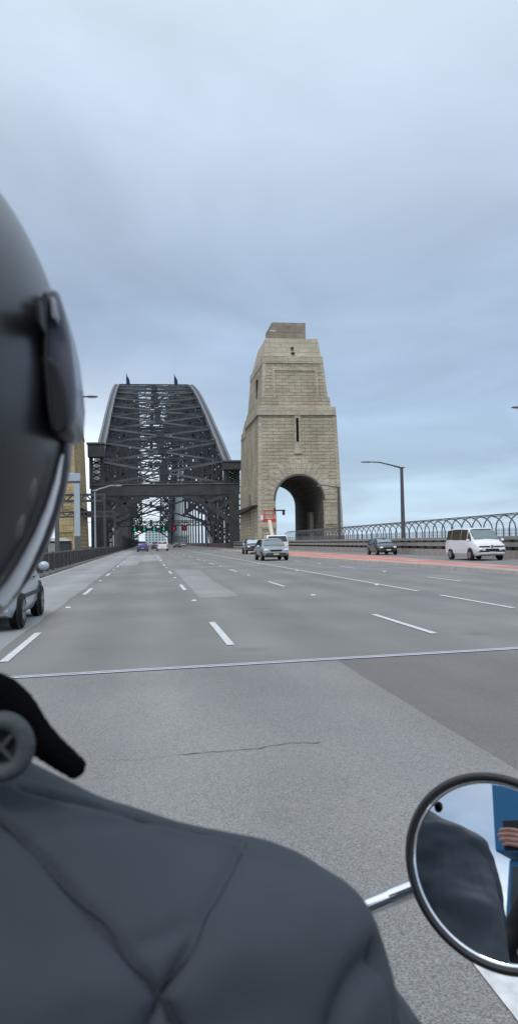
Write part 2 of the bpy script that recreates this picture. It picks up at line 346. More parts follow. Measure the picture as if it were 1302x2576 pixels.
# median kerb and red strip
kb = MB(); kr = []
for y in list(range(10, 134, 4)):
    x = 13.25 - max(0, (y-34))*.055*(1 if y < 60 else 0) - (1.43 if y >= 60 else 0)
    kr.append([(x, y, 0), (x+.05, y, .16), (x+.85, y, .16), (x+.9, y, .004)])
kb.loft(kr, False, False); struct(kb.build('median_kerb', concrete))
rs = MB()
rs.loft([[(r[3][0], r[3][1], .006), (md(r[0][1]), r[0][1], .006)] for r in kr], False, False); struct(rs.build('red_lane', A_red))
struct(MB().box(-27, -60, -.3, -5.2, 900, -.12).build('railway_bed', mat('ballast', (.10, .09, .08), 1, var=.4, vscale=6, bump=.05, bscale=8)))
struct(MB().box(-5.3, -60, -.3, -4.62, 175, .14).build('left_kerb', concrete_d, bevel=.02))
struct(MB().box(23.6, -60, -.3, 28.2, 175, .25).build('footway', concrete))

# ---------------------------------------------------------------- roadside barrier (right)
def barrier():
    o = thing('crash_barrier', (22.8, 44, 0), 'long grey two-rail crash barrier on a concrete base beside the right lanes', 'barrier')
    line = [(0, -44), (0, 84), (-1.2, 90), (-3.2, 97), (-3.7, 110), (-3.7, 136)]
    def run(z0, z1, x0, x1, name, m):
        b = MB(); b.loft([[(x+x0, y, z0), (x+x1, y, z0), (x+x1*.92, y, z1), (x+x0*.92, y, z1)] for x, y in line]); b.build(name, m, o)
    run(0, .50, -.02, .5, 'concrete_base', concrete); run(.74, 1.03, .04, .2, 'rail', galv); run(1.2, 1.42, .0, .26, 'rail', galv)
    run(.5, 1.30, .42, .46, 'back_plate', concrete_d)
    pts = []
    for i in range(len(line)-1):
        (x0, y0), (x1, y1) = line[i], line[i+1]; n = max(1, int(math.hypot(x1-x0, y1-y0)/2.0))
        pts += [(x0+(x1-x0)*k/n, y0+(y1-y0)*k/n) for k in range(n)]
    for x, y in pts[8:108]: MB().box(x+.2, y-.07, .48, x+.36, y+.07, 1.22).build('post', darkgap, o)
barrier()

# ---------------------------------------------------------------- arched footway fences
fm = mat('fence_paint', (.10, .11, .12), .6)
wm = mat('fence_wire', (.20, .19, .20), .6)
def foot_fence(X, sgn, label, y0=28, y1=139):
    o = thing('footway_fence', (X, y0, 0), label, 'fence', 'arched fences along the footway')
    n = int((y1-y0)/2.05)
    prof = [(0, .25), (0, 2.0)] + [(sgn*(1-math.cos(a))*1.05, 2.0+math.sin(a)*1.0) for a in (rad(20), rad(40), rad(60), rad(78))]
    for k in range(n+1):
        MB().tube([(x, 2.05*k, z) for x, z in prof], .05, 6).build('post', fm, o, True)
    Ln = 2.05*n
    MB().tube([(prof[-1][0], 0, prof[-1][1]), (prof[-1][0], Ln, prof[-1][1])], .045, 6).build('top_rail', fm, o)
    MB().tube([(0, 0, 1.15), (0, Ln, 1.15)], .03, 6).build('middle_rail', fm, o)
    b = MB()
    for k in range(int(Ln/.14)): b.beam((0, .14*k, .25), (0, .14*k, 2.0), .009, .009)
    for z in (.45, .7, 1.0, 1.35, 1.6, 1.85): b.beam((0, 0, z), (0, Ln, z), .01, .01)
    for x, z in prof[2:5]: b.beam((x, 0, z), (x, Ln, z), .012, .012)
    b.build('wire_mesh', wm, o)
foot_fence(24.15, 1, 'inner arched steel footway fence behind the crash barrier')
foot_fence(27.6, -1, 'outer arched steel footway fence on the far side of the footway')
o = thing('footway_parapet', (28.3, 28, 0), 'low pale parapet wall at the outer edge of the footway', 'parapet')
MB().box(-.15, -20, .25, .15, 111, 1.15).build('wall', concrete, o); MB().box(-.22, -20, 1.15, .22, 111, 1.25).build('coping', concrete, o)

# ---------------------------------------------------------------- left railing
o = thing('roadside_railing', (-4.95, 12, .14), 'rusty brown low railing with close bars along the left kerb', 'railing')
b = MB(); L0, L1 = -14, 158
for k in range(int((L1-L0)/.17)): b.box(-.02, L0+.17*k, .1, .02, L0+.17*k+.115, .86)
b.build('bars', brownfence, o)
MB().box(-.05, L0, .86, .05, L1, .93).build('top_rail', mat('rail_brown_light', (.13, .12, .115), .7), o)
MB().box(-.04, L0, .05, .04, L1, .11).build('bottom_rail', brownfence, o)
for k in range(int((L1-L0)/2.4)): MB().box(-.09, L0+2.4*k, 0, .09, L0+2.4*k+.16, .97).build('post', mat('rail_post', (.12, .11, .105), .8, var=.3), o)

# ---------------------------------------------------------------- stone pylons
def pylon(sg, label, st, sm, name='stone_pylon'):
    X0 = 27.5 if sg > 0 else -19.4
    o = thing(name, (X0, 140, 0), label, 'pylon', 'stone bridge pylons')
    fx = lambda x: sg*(x)          # local x, inner side negative before mirroring
    def fr(a, z0, b_, z1, nm, m, bev=0):
        A = (fx(a[0]), fx(a[1]), a[2], a[3]); B = (fx(b_[0]), fx(b_[1]), b_[2], b_[3])
        return MB().frust(A, z0, B, z1).build(nm, m, o, uv=True, bevel=bev)
    fr((-8.6, 8.6, -1, 30), -56, (-8.2, 8.2, -.5, 29), -1.7, 'foundation', st)
    # shaft: front and back walls with an arched way through
    cx, rr, zs = -.1, 4.35, 8.7
    def wpt(x, y, z):
        t = z/24.0; return (fx(x*(1-.09*t) if abs(x) > 5 else x), y+(.7*t if y < 1 else (-.8*t if y > 20 else 0)), z)
    arcp = [(cx-rr, 0), (cx-rr, zs*.5), (cx-rr, zs)] + [(cx-rr*math.cos(a), zs+rr*math.sin(a)) for a in [math.pi*k/20 for k in range(1, 20)]] + [(cx+rr, zs), (cx+rr, zs*.5), (cx+rr, 0)]
    outp = []
    for x, z in arcp:
        if z <= zs: outp.append((-7.8 if x < 0 else 7.8, z))
        else:
            a = math.atan2(z-zs, x-cx); outp.append((-7.8 if a > 2.3 else (7.8 if a < .84 else cx+(24-zs)/math.tan(a)*.55), 0))
    # corner-safe outline: spread outline points along left side, top and right side
    na = len(arcp); side = 9
    outp = []
    for i in range(na):
        if i < side: outp.append((-7.8, 24*i/(side-1)))
        elif i >= na-side: outp.append((7.8, 24*(na-1-i)/(side-1)))
        else: outp.append((-7.8+15.6*(i-side+1)/(na-2*side+1), 24))
    b = MB(); D = 28
    for y in (0, D):
        av = [b.bm.verts.new(wpt(x, y, z)) for x, z in arcp]; ov = [b.bm.verts.new(wpt(x, y, z)) for x, z in outp]
        for i in range(na-1): b.bm.faces.new([av[i], av[i+1], ov[i+1], ov[i]])
    # outer side walls and cap
    for s in (-7.8, 7.8): b.face([wpt(s, 0, 0), wpt(s, D, 0), wpt(s, D, 24), wpt(s, 0, 24)])
    b.face([wpt(-7.8, 0, 24), wpt(7.8, 0, 24), wpt(7.8, D, 24), wpt(-7.8, D, 24)])
    b.build('shaft', st, o, uv=True)
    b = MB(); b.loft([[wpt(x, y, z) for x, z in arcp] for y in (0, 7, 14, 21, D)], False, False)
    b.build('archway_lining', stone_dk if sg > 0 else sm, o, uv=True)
    # dressed trim
    for s in (-1, 1):
        xs = sorted((s*7.86, s*7.15)); t = .09
        MB().frust(tuple(sorted((fx(xs[0]), fx(xs[1]))))+(-.06, .6), 0, tuple(sorted((fx(xs[0]*(1-t)), fx(xs[1]*(1-t)))))+(.64, 1.3), 24).build('corner_stones', sm, o, uv=True)
    b = MB(); b.frust((fx(-7.87), fx(-7.3), 6.5, 7.2), 0, (fx(-7.16), fx(-6.6), 6.9, 7.6), 23.4)
    b.build('side_pilaster', sm, o, uv=True)
    # voussoirs
    b = MB(); n = 19
    for k in range(n):
        a0, a1 = math.pi*(k+.04)/n, math.pi*(k+.96)/n
        ro = 6.4 + (.9 if k % 2 == 0 else .2) + (.5 if abs(k-n//2) < 2 else 0); ri = rr+.32
        am = [a0, (a0+a1)/2, a1]
        f = [(cx+ri*math.cos(a), zs+ri*math.sin(a)) for a in am]; g = [(cx+ro*math.cos(a), zs+ro*math.sin(a)) for a in reversed(am)]
        ring = f+g
        yo = lambda z: .7*z/24
        b.loft([[(fx(x), yo(z)-.07, z) for x, z in ring], [(fx(x), yo(z)+.5, z) for x, z in ring]])
    b.build('voussoirs', sm, o, uv=True)
    b = MB(); b.loft([[(fx(cx-r*math.cos(a)), yy+.7*zs/24, zs+r*math.sin(a)) for r, yy in ((rr-.02, .6), (rr-.02, -.22), (rr+.3, -.22), (rr+.3, .6))] for a in [math.pi*k/24 for k in range(25)]])
    b.build('arch_moulding', mat('moulding_dark', (.12, .115, .10), .9), o, smooth=True)
    for s in (-1, 1):
        x0, x1 = sorted((fx(s*4.4), fx(s*7.1)))
        MB().box(x0, -.06, 3.6 if s < 0 else 4.2, x1, .5, 6.3 if s < 0 else 6.9).build('smooth_panel', sm, o, uv=True)
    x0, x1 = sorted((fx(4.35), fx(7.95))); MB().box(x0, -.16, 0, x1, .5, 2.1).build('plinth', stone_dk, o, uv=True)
    # pilaster inside archway against the outer wall
    x0, x1 = sorted((fx(3.55), fx(4.3)))
    MB().box(x0, 9, 0, x1, 11.5, 6.2).build('inner_pilaster', smoothR, o, uv=True, bevel=.1)
    MB().box(x0-.2, 8.7, 2.9, x1+.2, 11.8, 3.3).build('inner_pilaster_band', stone_dk, o, bevel=.08)
    MB().box(x0-.15, 8.8, 6.2, x1+.15, 11.7, 6.7).build('inner_pilaster_cap', smoothR, o, bevel=.08)
    # slit window in its dressed surround
    yy = .7*21/24
    cxw = -.15
    def bx(x0, x1, y0, y1, z0, z1, nm, m, **k):
        a, c = sorted((fx(x0), fx(x1))); return MB().box(a, y0, z0, c, y1, z1).build(nm, m, o, uv=True, **k)
    bx(cxw-.55, cxw-.25, .42, 1.2, 17.4, 24-.02, 'window_jamb', sm); bx(cxw+.25, cxw+.55, .42, 1.2, 17.4, 24-.02, 'window_jamb', sm)
    bx(cxw-.25, cxw+.25, .45, 1.2, 23.5, 23.98, 'window_head', sm)
    MB().frust(tuple(sorted((fx(cxw-.75), fx(cxw+.75))))+(.25, 1.2), 17.0, tuple(sorted((fx(cxw-.25), fx(cxw+.25))))+(.55, 1.2), 18.9).build('window_sill', sm, o, uv=True)
    bx(cxw-.25, cxw+.25, .56, 1.0, 18.9, 23.5, 'slit_window', mat('slit_dark', (.006, .006, .006), 1))
    # side wall niches
    for y, z0, z1, ww, xx in ((11.5, 3.2, 10.6, .7, -7.55),):
        pr = [(y-ww, z0), (y+ww, z0)] + [(y+ww*math.cos(a), z1-ww+ww*math.sin(a)) for a in [math.pi*k/8 for k in range(9)]]
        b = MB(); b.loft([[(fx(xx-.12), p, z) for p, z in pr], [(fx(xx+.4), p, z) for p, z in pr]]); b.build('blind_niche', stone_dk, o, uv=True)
    # upper stages
    fr((-7.45, 7.05, .35, 19), 24, (-7.4, 7.0, .4, 18.6), 25.55, 'cornice', sm, .05)
    fr((-7.3, 6.9, 19, 27), 22.6, (-7.2, 6.8, 18.8, 21), 25.3, 'rear_shoulder', st)
    fr((-6.5, 6.3, 1.3, 24), 25.5, (-6.4, 6.2, 1.4, 23), 27.35, 'upper_plinth', st)
    fr((-6.2, 6.0, 2.3, 23), 27.3, (-5.75, 5.35, 2.9, 21), 34.0, 'upper_stage', st)
    for s, (a0, a1) in ((-1, (-6.27, -5.7)), (1, (5.5, 6.07))):
        MB().frust(tuple(sorted((fx(a0), fx(a1))))+(2.22, 3), 27.35, tuple(sorted((fx(a0+(.45 if s < 0 else -.65)), fx(a1+(.45 if s < 0 else -.65)))))+(2.82, 3.6), 34.0).build('corner_stones', sm, o, uv=True)
    yz = lambda z: 2.3+.6*(z-27.3)/6.7
    b = MB()
    for x0, x1, z0, z1 in ((-4.1, -3.75, 27.4, 32.6), (3.9, 4.25, 27.4, 32.6), (-4.1, 4.25, 32.6, 33.0)):
        xa, xb = sorted((fx(x0), fx(x1))); b.frust((xa, xb, yz(z0)-.14, yz(z0)+.4), z0, (xa, xb, yz(z1)-.14, yz(z1)+.4), z1)
    b.build('panel_border', sm, o, uv=True)
    bx(-6.12, -5.7, 9.2, 10.4, 28.3, 32.2, 'side_window', mat('slit_dark', (.006, .006, .006), 1))
    bx(-6.5, -6.0, 8.6, 11.2, 25.6, 26.0, 'side_ledge', stone_dk)
    fr((-5.85, 5.45, 2.7, 21.2), 33.95, (-5.8, 5.4, 2.8, 21), 35.3, 'upper_cornice', sm, .04)
    fr((-5.6, 5.15, 3.3, 20.5), 35.3, (-5.0, 4.75, 4.1, 14.5), 38.9, 'crown_stage', sm)
    bx(-3.3, 3.1, 6.9, 15.2, 38.85, 42.65, 'top_block', stone_top)
    bx(-3.8, 3.6, 6.2, 16, 38.75, 39.3, 'top_kerb', sm)
    bx(-.45, .0, 3.2, 4.2, 36.75, 37.1, 'vent_hole', darkgap)
    MB().ell((fx(-.15), 3.2, 35.95), (.38, .35, .2), 12, 8).build('floodlight', darkgap, o, True)
    MB().beam((fx(-3.9), 6.0, 40.9), (fx(-2.9), 5.9, 40.7), .22, .16).build('antenna', platew_m, o)
    # pipe bracket reaching from the steelwork to the inner wall
    b = MB(); pr = []
    for k in range(9):
        t = k/8; y = 28-27.5*t; pr.append([(fx(-8.6), y, 7.0+.7*t*t-.0), (fx(-7.5), y, 7.0+.7*t*t), (fx(-7.5), y, 7.85), (fx(-8.6), y, 7.85)])
    b.loft(pr); b.build('side_bracket', mat('bracket_dark', (.06, .055, .045), .8), o, smooth=True)
    return o
pylon(1, 'tall grey granite tower with an arched way through it right of the road', stoneR, smoothR)
pylon(-1, 'yellowish stone tower half hidden behind the black helmet', stoneL, smoothL)

# ---------------------------------------------------------------- steel arch
XC, HW, YA, PN, NP = 4.5, 15.4, 176.0, 18.0, 28
TT = [(176, 14.2), (194, 21.2), (212, 28.0), (230, 34.3), (248, 40.9), (266, 47.0), (284, 53.0), (302, 58.6), (320, 63.5), (338, 68.0), (356, 71.4), (374, 73.6), (392, 75.2), (410, 76.2), (428, 76.5)]
def zt(k): k = k if k <= 14 else 28-k; return TT[k][1] - (0 if k > 0 else 0)
def zb(k):
    k = k if k <= 14 else 28-k; u = k/14; return -43+103*(1-(1-u)**2)
o = thing('steel_arch_bridge', (XC, YA, 0), 'dark grey riveted steel arch of trusses spanning the road ahead', 'bridge')
def bp(name, m, b, **k): return b.build(name, m, o, **k)
Yk = lambda k: PN*k
for s in (-1, 1):
    x = s*HW
    for nm, zf, hh in (('top_chord', zt, 1.5), ('bottom_chord', zb, 1.8)):
        b = MB()
        for k in range(NP):
            p, q = Vector((x, Yk(k), zf(k))), Vector((x, Yk(k+1), zf(k+1)))
            for dx_ in (-.72, .72): b.beam(p+Vector((dx_, 0, 0)), q+Vector((dx_, 0, 0)), .62, hh)
        bp(nm, steel_l, b)
        b = MB()
        for k in range(NP):
            p, q = Vector((x, Yk(k), zf(k))), Vector((x, Yk(k+1), zf(k+1)))
            b.beam(p+Vector((0, 0, hh*.2)), q+Vector((0, 0, hh*.2)), .9, .3)
        bp('chord_lacing', steel_d, b)
    for k in range(NP+1):
        t, bo = zt(k)-.8, zb(k)+.8
        b = MB()
        for dx_ in (-.55, .55): b.box(x+dx_-.2, Yk(k)-.55, bo, x+dx_+.2, Yk(k)+.55, t)
        z = max(bo, 0)
        while z < t-1.6:
            b.beam((x-.4, Yk(k), z), (x+.4, Yk(k), z+.8), .14, .7); b.beam((x+.4, Yk(k), z+.8), (x-.4, Yk(k), z+1.6), .14, .7); z += 1.6
        bp('vertical_post', steel if k % 2 else steel_d, b)
        if bo > 1:
            bp('hanger', steel, MB().box(x-.3, Yk(k)-.3, -.4, x+.3, Yk(k)+.3, bo-.8))
    for k in range(NP):
        if k < 14: p, q = (x, Yk(k), zt(k)-.6), (x, Yk(k+1), zb(k+1)+.6)
        else: p, q = (x, Yk(k), zb(k)+.6), (x, Yk(k+1), zt(k+1)-.6)
        b = MB()
        for dx_ in (-.5, .5): b.beam((p[0]+dx_, p[1], p[2]), (q[0]+dx_, q[1], q[2]), .35, 1.1)
        bp('diagonal', steel, b)
# lateral bracing: struts with crosses between the chords
def lattice(b, p, q, w_, h_, n):
    p, q = Vector(p), Vector(q)
    b.beam(p+Vector((0, 0, h_/2)), q+Vector((0, 0, h_/2)), w_, .28); b.beam(p-Vector((0, 0, h_/2)), q-Vector((0, 0, h_/2)), w_, .28)
    for i in range(n):
        a, c = p.lerp(q, i/n), p.lerp(q, (i+1)/n); s_ = 1 if i % 2 else -1
        b.beam(a+Vector((0, 0, s_*h_/2)), c-Vector((0, 0, s_*h_/2)), w_*.6, .16)
for k in range(NP+1):
    for nm, zf, hh in (('top_strut', zt, 1.9), ('bottom_strut', zb, 2.0)):
        if nm[0] == 'b' and (zf(k) < 3 or k > 18): continue
        b = MB(); lattice(b, (-HW+.9, Yk(k), zf(k)), (HW-.9, Yk(k), zf(k)), .5, hh*.72, 12); bp(nm, steel if nm[0] == 't' else steel_d, b)
    if k < NP:
        for nm, zf in (('top_lateral', zt), ('bottom_lateral', zb)):
            if nm[0] == 'b' and (min(zf(k), zf(k+1)) < 3 or k > 19): continue
            for s in (-1, 1):
                b = MB(); b.beam((-s*(HW-.8), Yk(k), zf(k)), (s*(HW-.8), Yk(k+1), zf(k+1)), .6, .5 if s > 0 else .44); bp(nm, steel_l if nm[0] == 't' else steel_d, b)
            bp('centre_plate', steel_d, MB().frust((-1.1, 1.1, Yk(k)+8.0, Yk(k)+10.0), (zf(k)*.55+zf(k+1)*.45)-.3, (-1.1, 1.1, Yk(k)+8.0, Yk(k)+10.0), (zf(k)*.45+zf(k+1)*.55)+.3))
    # sway frames between the posts
    lo, hi = max(zb(k)+1, 9.5 if k else 12), zt(k)-1
    if k > 0 and k < NP and hi-lo > 3:
        n = max(1, round((hi-lo)/9.)); st_ = (hi-lo)/n; xi = HW-.8
        for sx in (-1, 1):
            b = MB()
            for i in range(n):
                z0, z1 = lo+i*st_, lo+(i+1)*st_
                b.beam((sx*xi, Yk(k), z0), (sx*7.0, Yk(k), z1), .4, .8); b.beam((sx*xi, Yk(k), z1), (sx*7.0, Yk(k), z0), .4, .75)
                b.beam((sx*11, Yk(k), z0), (sx*11, Yk(k), z1), .3, .7); b.beam((sx*7, Yk(k), z0), (sx*7, Yk(k), z1), .3, .6)
                b.beam((sx*xi, Yk(k), (z0+z1)/2), (sx*7, Yk(k), (z0+z1)/2), .3, .7)
            bp('sway_frame', steel_d, b)
        for i in range(n):
            z0, z1 = lo+i*st_, lo+(i+1)*st_
            if i and (k+i) % 2 == 0: bp('sway_strut', steel_d, MB().beam((-xi, Yk(k), z0), (xi, Yk(k), z0), .35, .45))
            if k % 2 == 0: bp('sway_strut', steel_d, MB().beam((-7, Yk(k), z0), (7, Yk(k), z1), .25, .3))
        if k % 2: bp('centre_plate', steel_d, MB().box(-1.0, Yk(k)-.2, hi-4.5, 1.0, Yk(k)+.2, hi+.4))
# end portals
for e_, yk in ((0, -.6), (1, NP*PN+.6)):
    z1 = 14.3; z0 = 11.9
    bp('portal_beam', steel, MB().box(-16.1, yk-.5, z0, 16.3, yk+.5, z1))
    bp('portal_flange', steel_l, MB().box(-16.2, yk-.7, z1-.12, 16.4, yk-.503, z1+.1))
    for s in (-1, 1):
        x0, x1 = sorted((s*13.9, s*16.1)); bp('portal_leg', steel, MB().box(x0, yk-.5, -1.5, x1, yk+.5, z0-.003))
        b = MB(); pr = []
        for i in range(13):
            t = i/12; xx = 3.5+10.5*t; zz = z0-.2-5.8*t**1.75
            pr.append([(s*xx, yk-.35, zz-.55-.25*t), (s*xx, yk+.35, zz-.55-.25*t), (s*xx, yk+.35, zz+.5), (s*xx, yk-.35, zz+.5)])
        b.loft(pr); bp('knee_brace', steel, b)
        bp('corner_brace', steel, MB().beam((s*8.6, yk, 10.2), (s*13.9, yk, 11.9), .7, .7)); bp('corner_brace', steel, MB().beam((s*11.2, yk, 8.3), (s*14.0, yk, 10.6), .6, .6))
        b = MB()
        for zz in (2.2, 3.4, 4.6, 5.8, 7.0, 8.4): b.beam((s*14, yk+.2, zz), (s*11.5, yk+.2, zz+.9 if int(zz) % 2 else zz-.5), .25, .3)
        bp('leg_lacing', steel_d, b)
# deck cross frames overhead inside the arch (under the bottom chord) and side screens
for k in range(1, NP):
    if k in (1, 3):
        b = MB(); yk = Yk(k)
        b.beam((-HW+.6, yk, 13.2 if k == 1 else 15), (HW-.6, yk, 13.2 if k == 1 else 15), .5, .8); b.beam((-14.2, yk, 3), (-14.2, yk, 13), .5, .5); b.beam((14.2, yk, 3), (14.2, yk, 13), .5, .5)
        for s in (-1, 1):
            b.beam((s*14, yk, 6.2), (s*7, yk, 9.9), .45, .6); b.beam((s*14.6, yk, 3), (s*11, yk, 8.2), .4, .5)
        bp('overhead_frame', steel_d, b)
plate = mat('tower_plate', (.055, .056, .06), .6, var=.3, vscale=1)
bp('access_platform', plate, MB().box(-16.5, -3.5, 20.2, -13.1, .5, 22.9)); bp('platform_rail', steel_l, MB().box(-16.7, -3.8, 22.903, -12.9, .8, 23.2))
bp('access_platform', plate, MB().box(12.6, -3.5, 17.2, 16.6, .5, 18.9)); bp('platform_rail', steel_l, MB().box(12.4, -3.8, 18.903, 16.6, .8, 19.2))
for s in (-1, 1):
    x0, x1 = sorted((s*13.4, s*16.4))
    b = MB()
    for xx in (s*13.7, s*16.0):
        b.box(xx-.4, -.5, 14.3, xx+.4, .5, 20.2 if s < 0 else 17.2)
    for i in range(4): z = 14.6+i*(1.35 if s < 0 else .6); b.beam((s*13.7, 0, z), (s*16, 0, z+1.1), .3, .3); b.beam((s*16, 0, z), (s*13.7, 0, z+1.1), .3, .3)
    bp('platform_tower', steel, b)
b = MB()
for i in range(14): b.beam((16.55, .2, 1+1.4*i if i < 13 else 18), (14.2, .2, 2.4+1.4*i if i < 13 else 19), .2, .22); b.beam((14.2, .2, 1+1.4*i), (16.55, .2, 1+1.4*i), .2, .2)
bp('ladder_frame', steel, b)
# side screens along the deck
b = MB(); b.box(-9.75, 3, -.3, -9.6, 500, 3.1); bp('side_screen', mat('screen_blue_grey', (.075, .088, .098), .7, var=.15, vscale=.3), b)
b = MB(); b.box(14.15, 3, -.3, 14.3, 500, 1.1); bp('side_screen', mat('screen_red_brown', (.16, .085, .075), .8, var=.3, vscale=.5), b)
for k in range(0, 60): bp('screen_post', steel, MB().box(-9.597, 4+8*k, -.3, -9.45, 4.25+8*k, 3.3))
# flags on the crown
fl = mat('flag_cloth', (.02, .03, .12), .8, var=.5, vscale=1.5)
for x, lab in ((-13.4, 'left flag hanging limp on a tall pole on the arch top'), (12.2, 'right flag hanging limp on a tall pole on the arch top')):
    q = thing('flagpole', (XC+x, 430, 77.3), lab, 'flag', 'flags on the arch top')
    MB().tube([(0, 0, -.8), (0, 0, 15.5)], [.28, .16], 8).build('pole', steel, q, True)
    b = MB(); rows = []
    for i in range(9):
        z = 14.8-i*1.15; rows.append([(.1+j*.28*(1+.35*i/3), .3*math.sin(j*1.6+i*.5), z-j*.5) for j in range(6)])
    b.loft(rows, False, False); f_ = b.build('flag', fl, q, True); m_ = f_.modifiers.new('thick', 'SOLIDIFY'); m_.thickness = .05

# ---------------------------------------------------------------- lamps
lens_m = mat('lamp_lens', (.8, .82, .82), .3)
def street_lamp(x, y, h, reach, rise, label, m=post_m, w0=.36, w1=.24, z0=.0):
    q = thing('street_lamp', (x, y, z0), label, 'street lamp', 'street lamps along the road')
    h -= z0
    MB().frust((-w0/2, w0/2, -w0/2, w0/2), 0, (-w1/2, w1/2, -w1/2, w1/2), h).build('post', m, q, bevel=.03)
    MB().box(-w0*.72, -w0*.72, 0, w0*.72, w0*.72, .12).build('base_plate', m, q)
    MB().frust((-.2, .2, -.15, .15), h+.002, (-.3, .3, -.14, .14), h+.12).build('cap', m, q)
    s = 1 if reach > 0 else -1; a = abs(reach)
    pts = [(0, 0, h+.05), (s*a*.3, 0, h+rise*.55), (s*a*.58, 0, h+rise*.95), (s*a*.75, 0, h+rise)]
    MB().tube(pts, [.085, .07, .06, .055], 8).build('arm', m, q, True)
    hd = MB().ell((s*a*.9, 0, h+rise), (a*.17, .14, .07), 16, 8).build('lamp_head', m, q, True)
    MB().ell((s*a*.92, 0, h+rise-.045), (a*.12, .1, .05), 12, 8).build('lamp_lens', lens_m, hd, True)
street_lamp(23.75, 42.3, 8.1, -3.0, .6, 'grey street lamp just beyond the right edge, only its arm tip in view', z0=.25)
street_lamp(23.75, 71.6, 7.95, -3.7, .62, 'grey street lamp with a bent arm behind the black hatchback', z0=.25)
street_lamp(23.75, 96.3, 7.85, -2.6, .3, 'grey street lamp against the right edge of the granite tower', z0=.25)
street_lamp(-5.1, 83, 6.9, 2.6, .55, 'slim pale street lamp in front of the left portal leg', postl_m, .2, .14)
street_lamp(-5.1, 47.5, 9.9, 2.3, .25, 'street lamp with its long head just right of the helmet', post_m, .26, .18)
# rail portal and catenary gantries on the left
pb = mat('portal_pale_blue', (.42, .50, .56), .5, var=.06); pd = mat('portal_sleeve', (.12, .12, .125), .6)
q = thing('rail_portal', (-6.05, 73, 0), 'pale blue box portal over the railway in front of the yellowish tower', 'portal')
MB().box(-.24, -.24, 2.2, .24, .24, 6.95).build('post', pb, q, bevel=.03); MB().box(-.26, -.26, -.12, .26, .26, 2.2).build('post_sleeve', pd, q)
MB().box(-.2, -.2, 6.95, .2, .2, 7.15).build('neck', pd, q); MB().box(-9.5, -.3, 7.15, .3, .3, 7.85).build('beam', pb, q, bevel=.03); MB().box(-9.3, -.26, 7.0, .27, .26, 7.147).build('beam_underside', pd, q)
MB().box(-9.2, -.24, -.12, -8.72, .24, 6.997).build('post', pb, q)
def gantry(y, lab, z=7.2, x1=8.6):
    q = thing('catenary_gantry', (-13.5, y, 0), lab, 'gantry', 'lattice gantries over the railway')
    b = MB(); lattice(b, (-7, 0, z), (x1, 0, z), .35, .75, 20); b.build('truss', steel, q)
    MB().box(-7.1, -.2, -.12, -6.7, .2, z+.5).build('post', steel, q); MB().box(x1-.25, -.2, -.12, x1+.05, .2, z+.5).build('post', steel, q)
    for xx in (-4, 3.5):
        MB().beam((xx, 0, z-.4), (xx, 0, z-1.6), .09, .09).build('dropper', steel, q); MB().tube([(xx, 0, z-1.5), (xx+1.2, 0, z-1.25)], .05, 6).build('registration_arm', steel, q)
gantry(100, 'nearer dark lattice gantry crossing behind the pale blue portal'); gantry(133, 'farther dark lattice gantry in front of the yellowish tower', 6.4)
q = thing('signal_hut', (-10.2, 92, -.12), 'small dark trackside cabin seen low between railing and helmet', 'hut')
MB().box(-1.8, -1.5, 0, 1.8, 1.5, 2.0).build('wall', steel_d, q, bevel=.03); MB().frust((-2, 2, -1.7, 1.7), 2.003, (-1.2, 1.2, -1.2, 1.2), 2.35).build('roof', galv, q); MB().box(-.5, -1.53, .1, .4, -1.502, 1.8).build('door', galv, q)
# small sign post / camera on the granite tower
q = thing('traffic_camera', (22.9, 139.75, 6.8), 'black camera on a short arm fixed to the left jamb of the granite archway', 'camera')
MB().beam((0, 0, 0), (1.75, -.1, 0), .2, .24).build('arm', black_m, q, bevel=.02); MB().box(1.25, -.3, -.85, 1.65, .1, -.123).build('housing', black_m, q, bevel=.04); MB().box(-.25, -.15, -.4, -.003, .3, .4).build('mount_plate', black_m, q)

# lane signals over the bridge roadway
green_e = mat('signal_green', (.02, .55, .38), .4, emit=.45); red_e = mat('signal_red', (.8, .03, .04), .4, emit=.3)
q = thing('lane_signal_gantry', (4.5, 238, 0), 'steel gantry carrying green arrow and red cross lane signals', 'gantry')
b = MB(); lattice(b, (-9.4, 0, 7.0), (13.9, 0, 7.0), .4, .9, 24); b.build('truss', steel, q)
for xx in (-9.3, 13.8): MB().box(xx-.15, -.15, -.3, xx+.15, .15, 6.5).build('post', steel, q)
for i, (xx, kd) in enumerate(((-7.7, 'g'), (-4.9, 'g'), (-2.0, 'g'), (.8, 'g'), (3.9, 'r'), (7.0, 'r'))):
    s_ = MB().box(xx-.8, -.25, 4.95, xx+.8, 0, 6.35).build('signal_box', black_m, q)
    b = MB(); yy = -.27
    if kd == 'g':
        b.box(xx-.14, yy, 5.55, xx+.14, yy+.03, 6.25)
        b.loft([[(xx-.5, yy, 5.6), (xx, yy, 5.05), (xx+.5, yy, 5.6)], [(xx-.5, yy+.03, 5.6), (xx, yy+.03, 5.05), (xx+.5, yy+.03, 5.6)]])
    else:
        b.beam((xx-.45, yy, 5.2), (xx+.45, yy, 6.1), .03, .16, (0, 0, 1)); b.beam((xx+.45, yy-.005, 5.2), (xx-.45, yy-.005, 6.1), .03, .16, (0, 0, 1))
    b.build('green_arrow' if kd == 'g' else 'red_cross', green_e if kd == 'g' else red_e, s_)

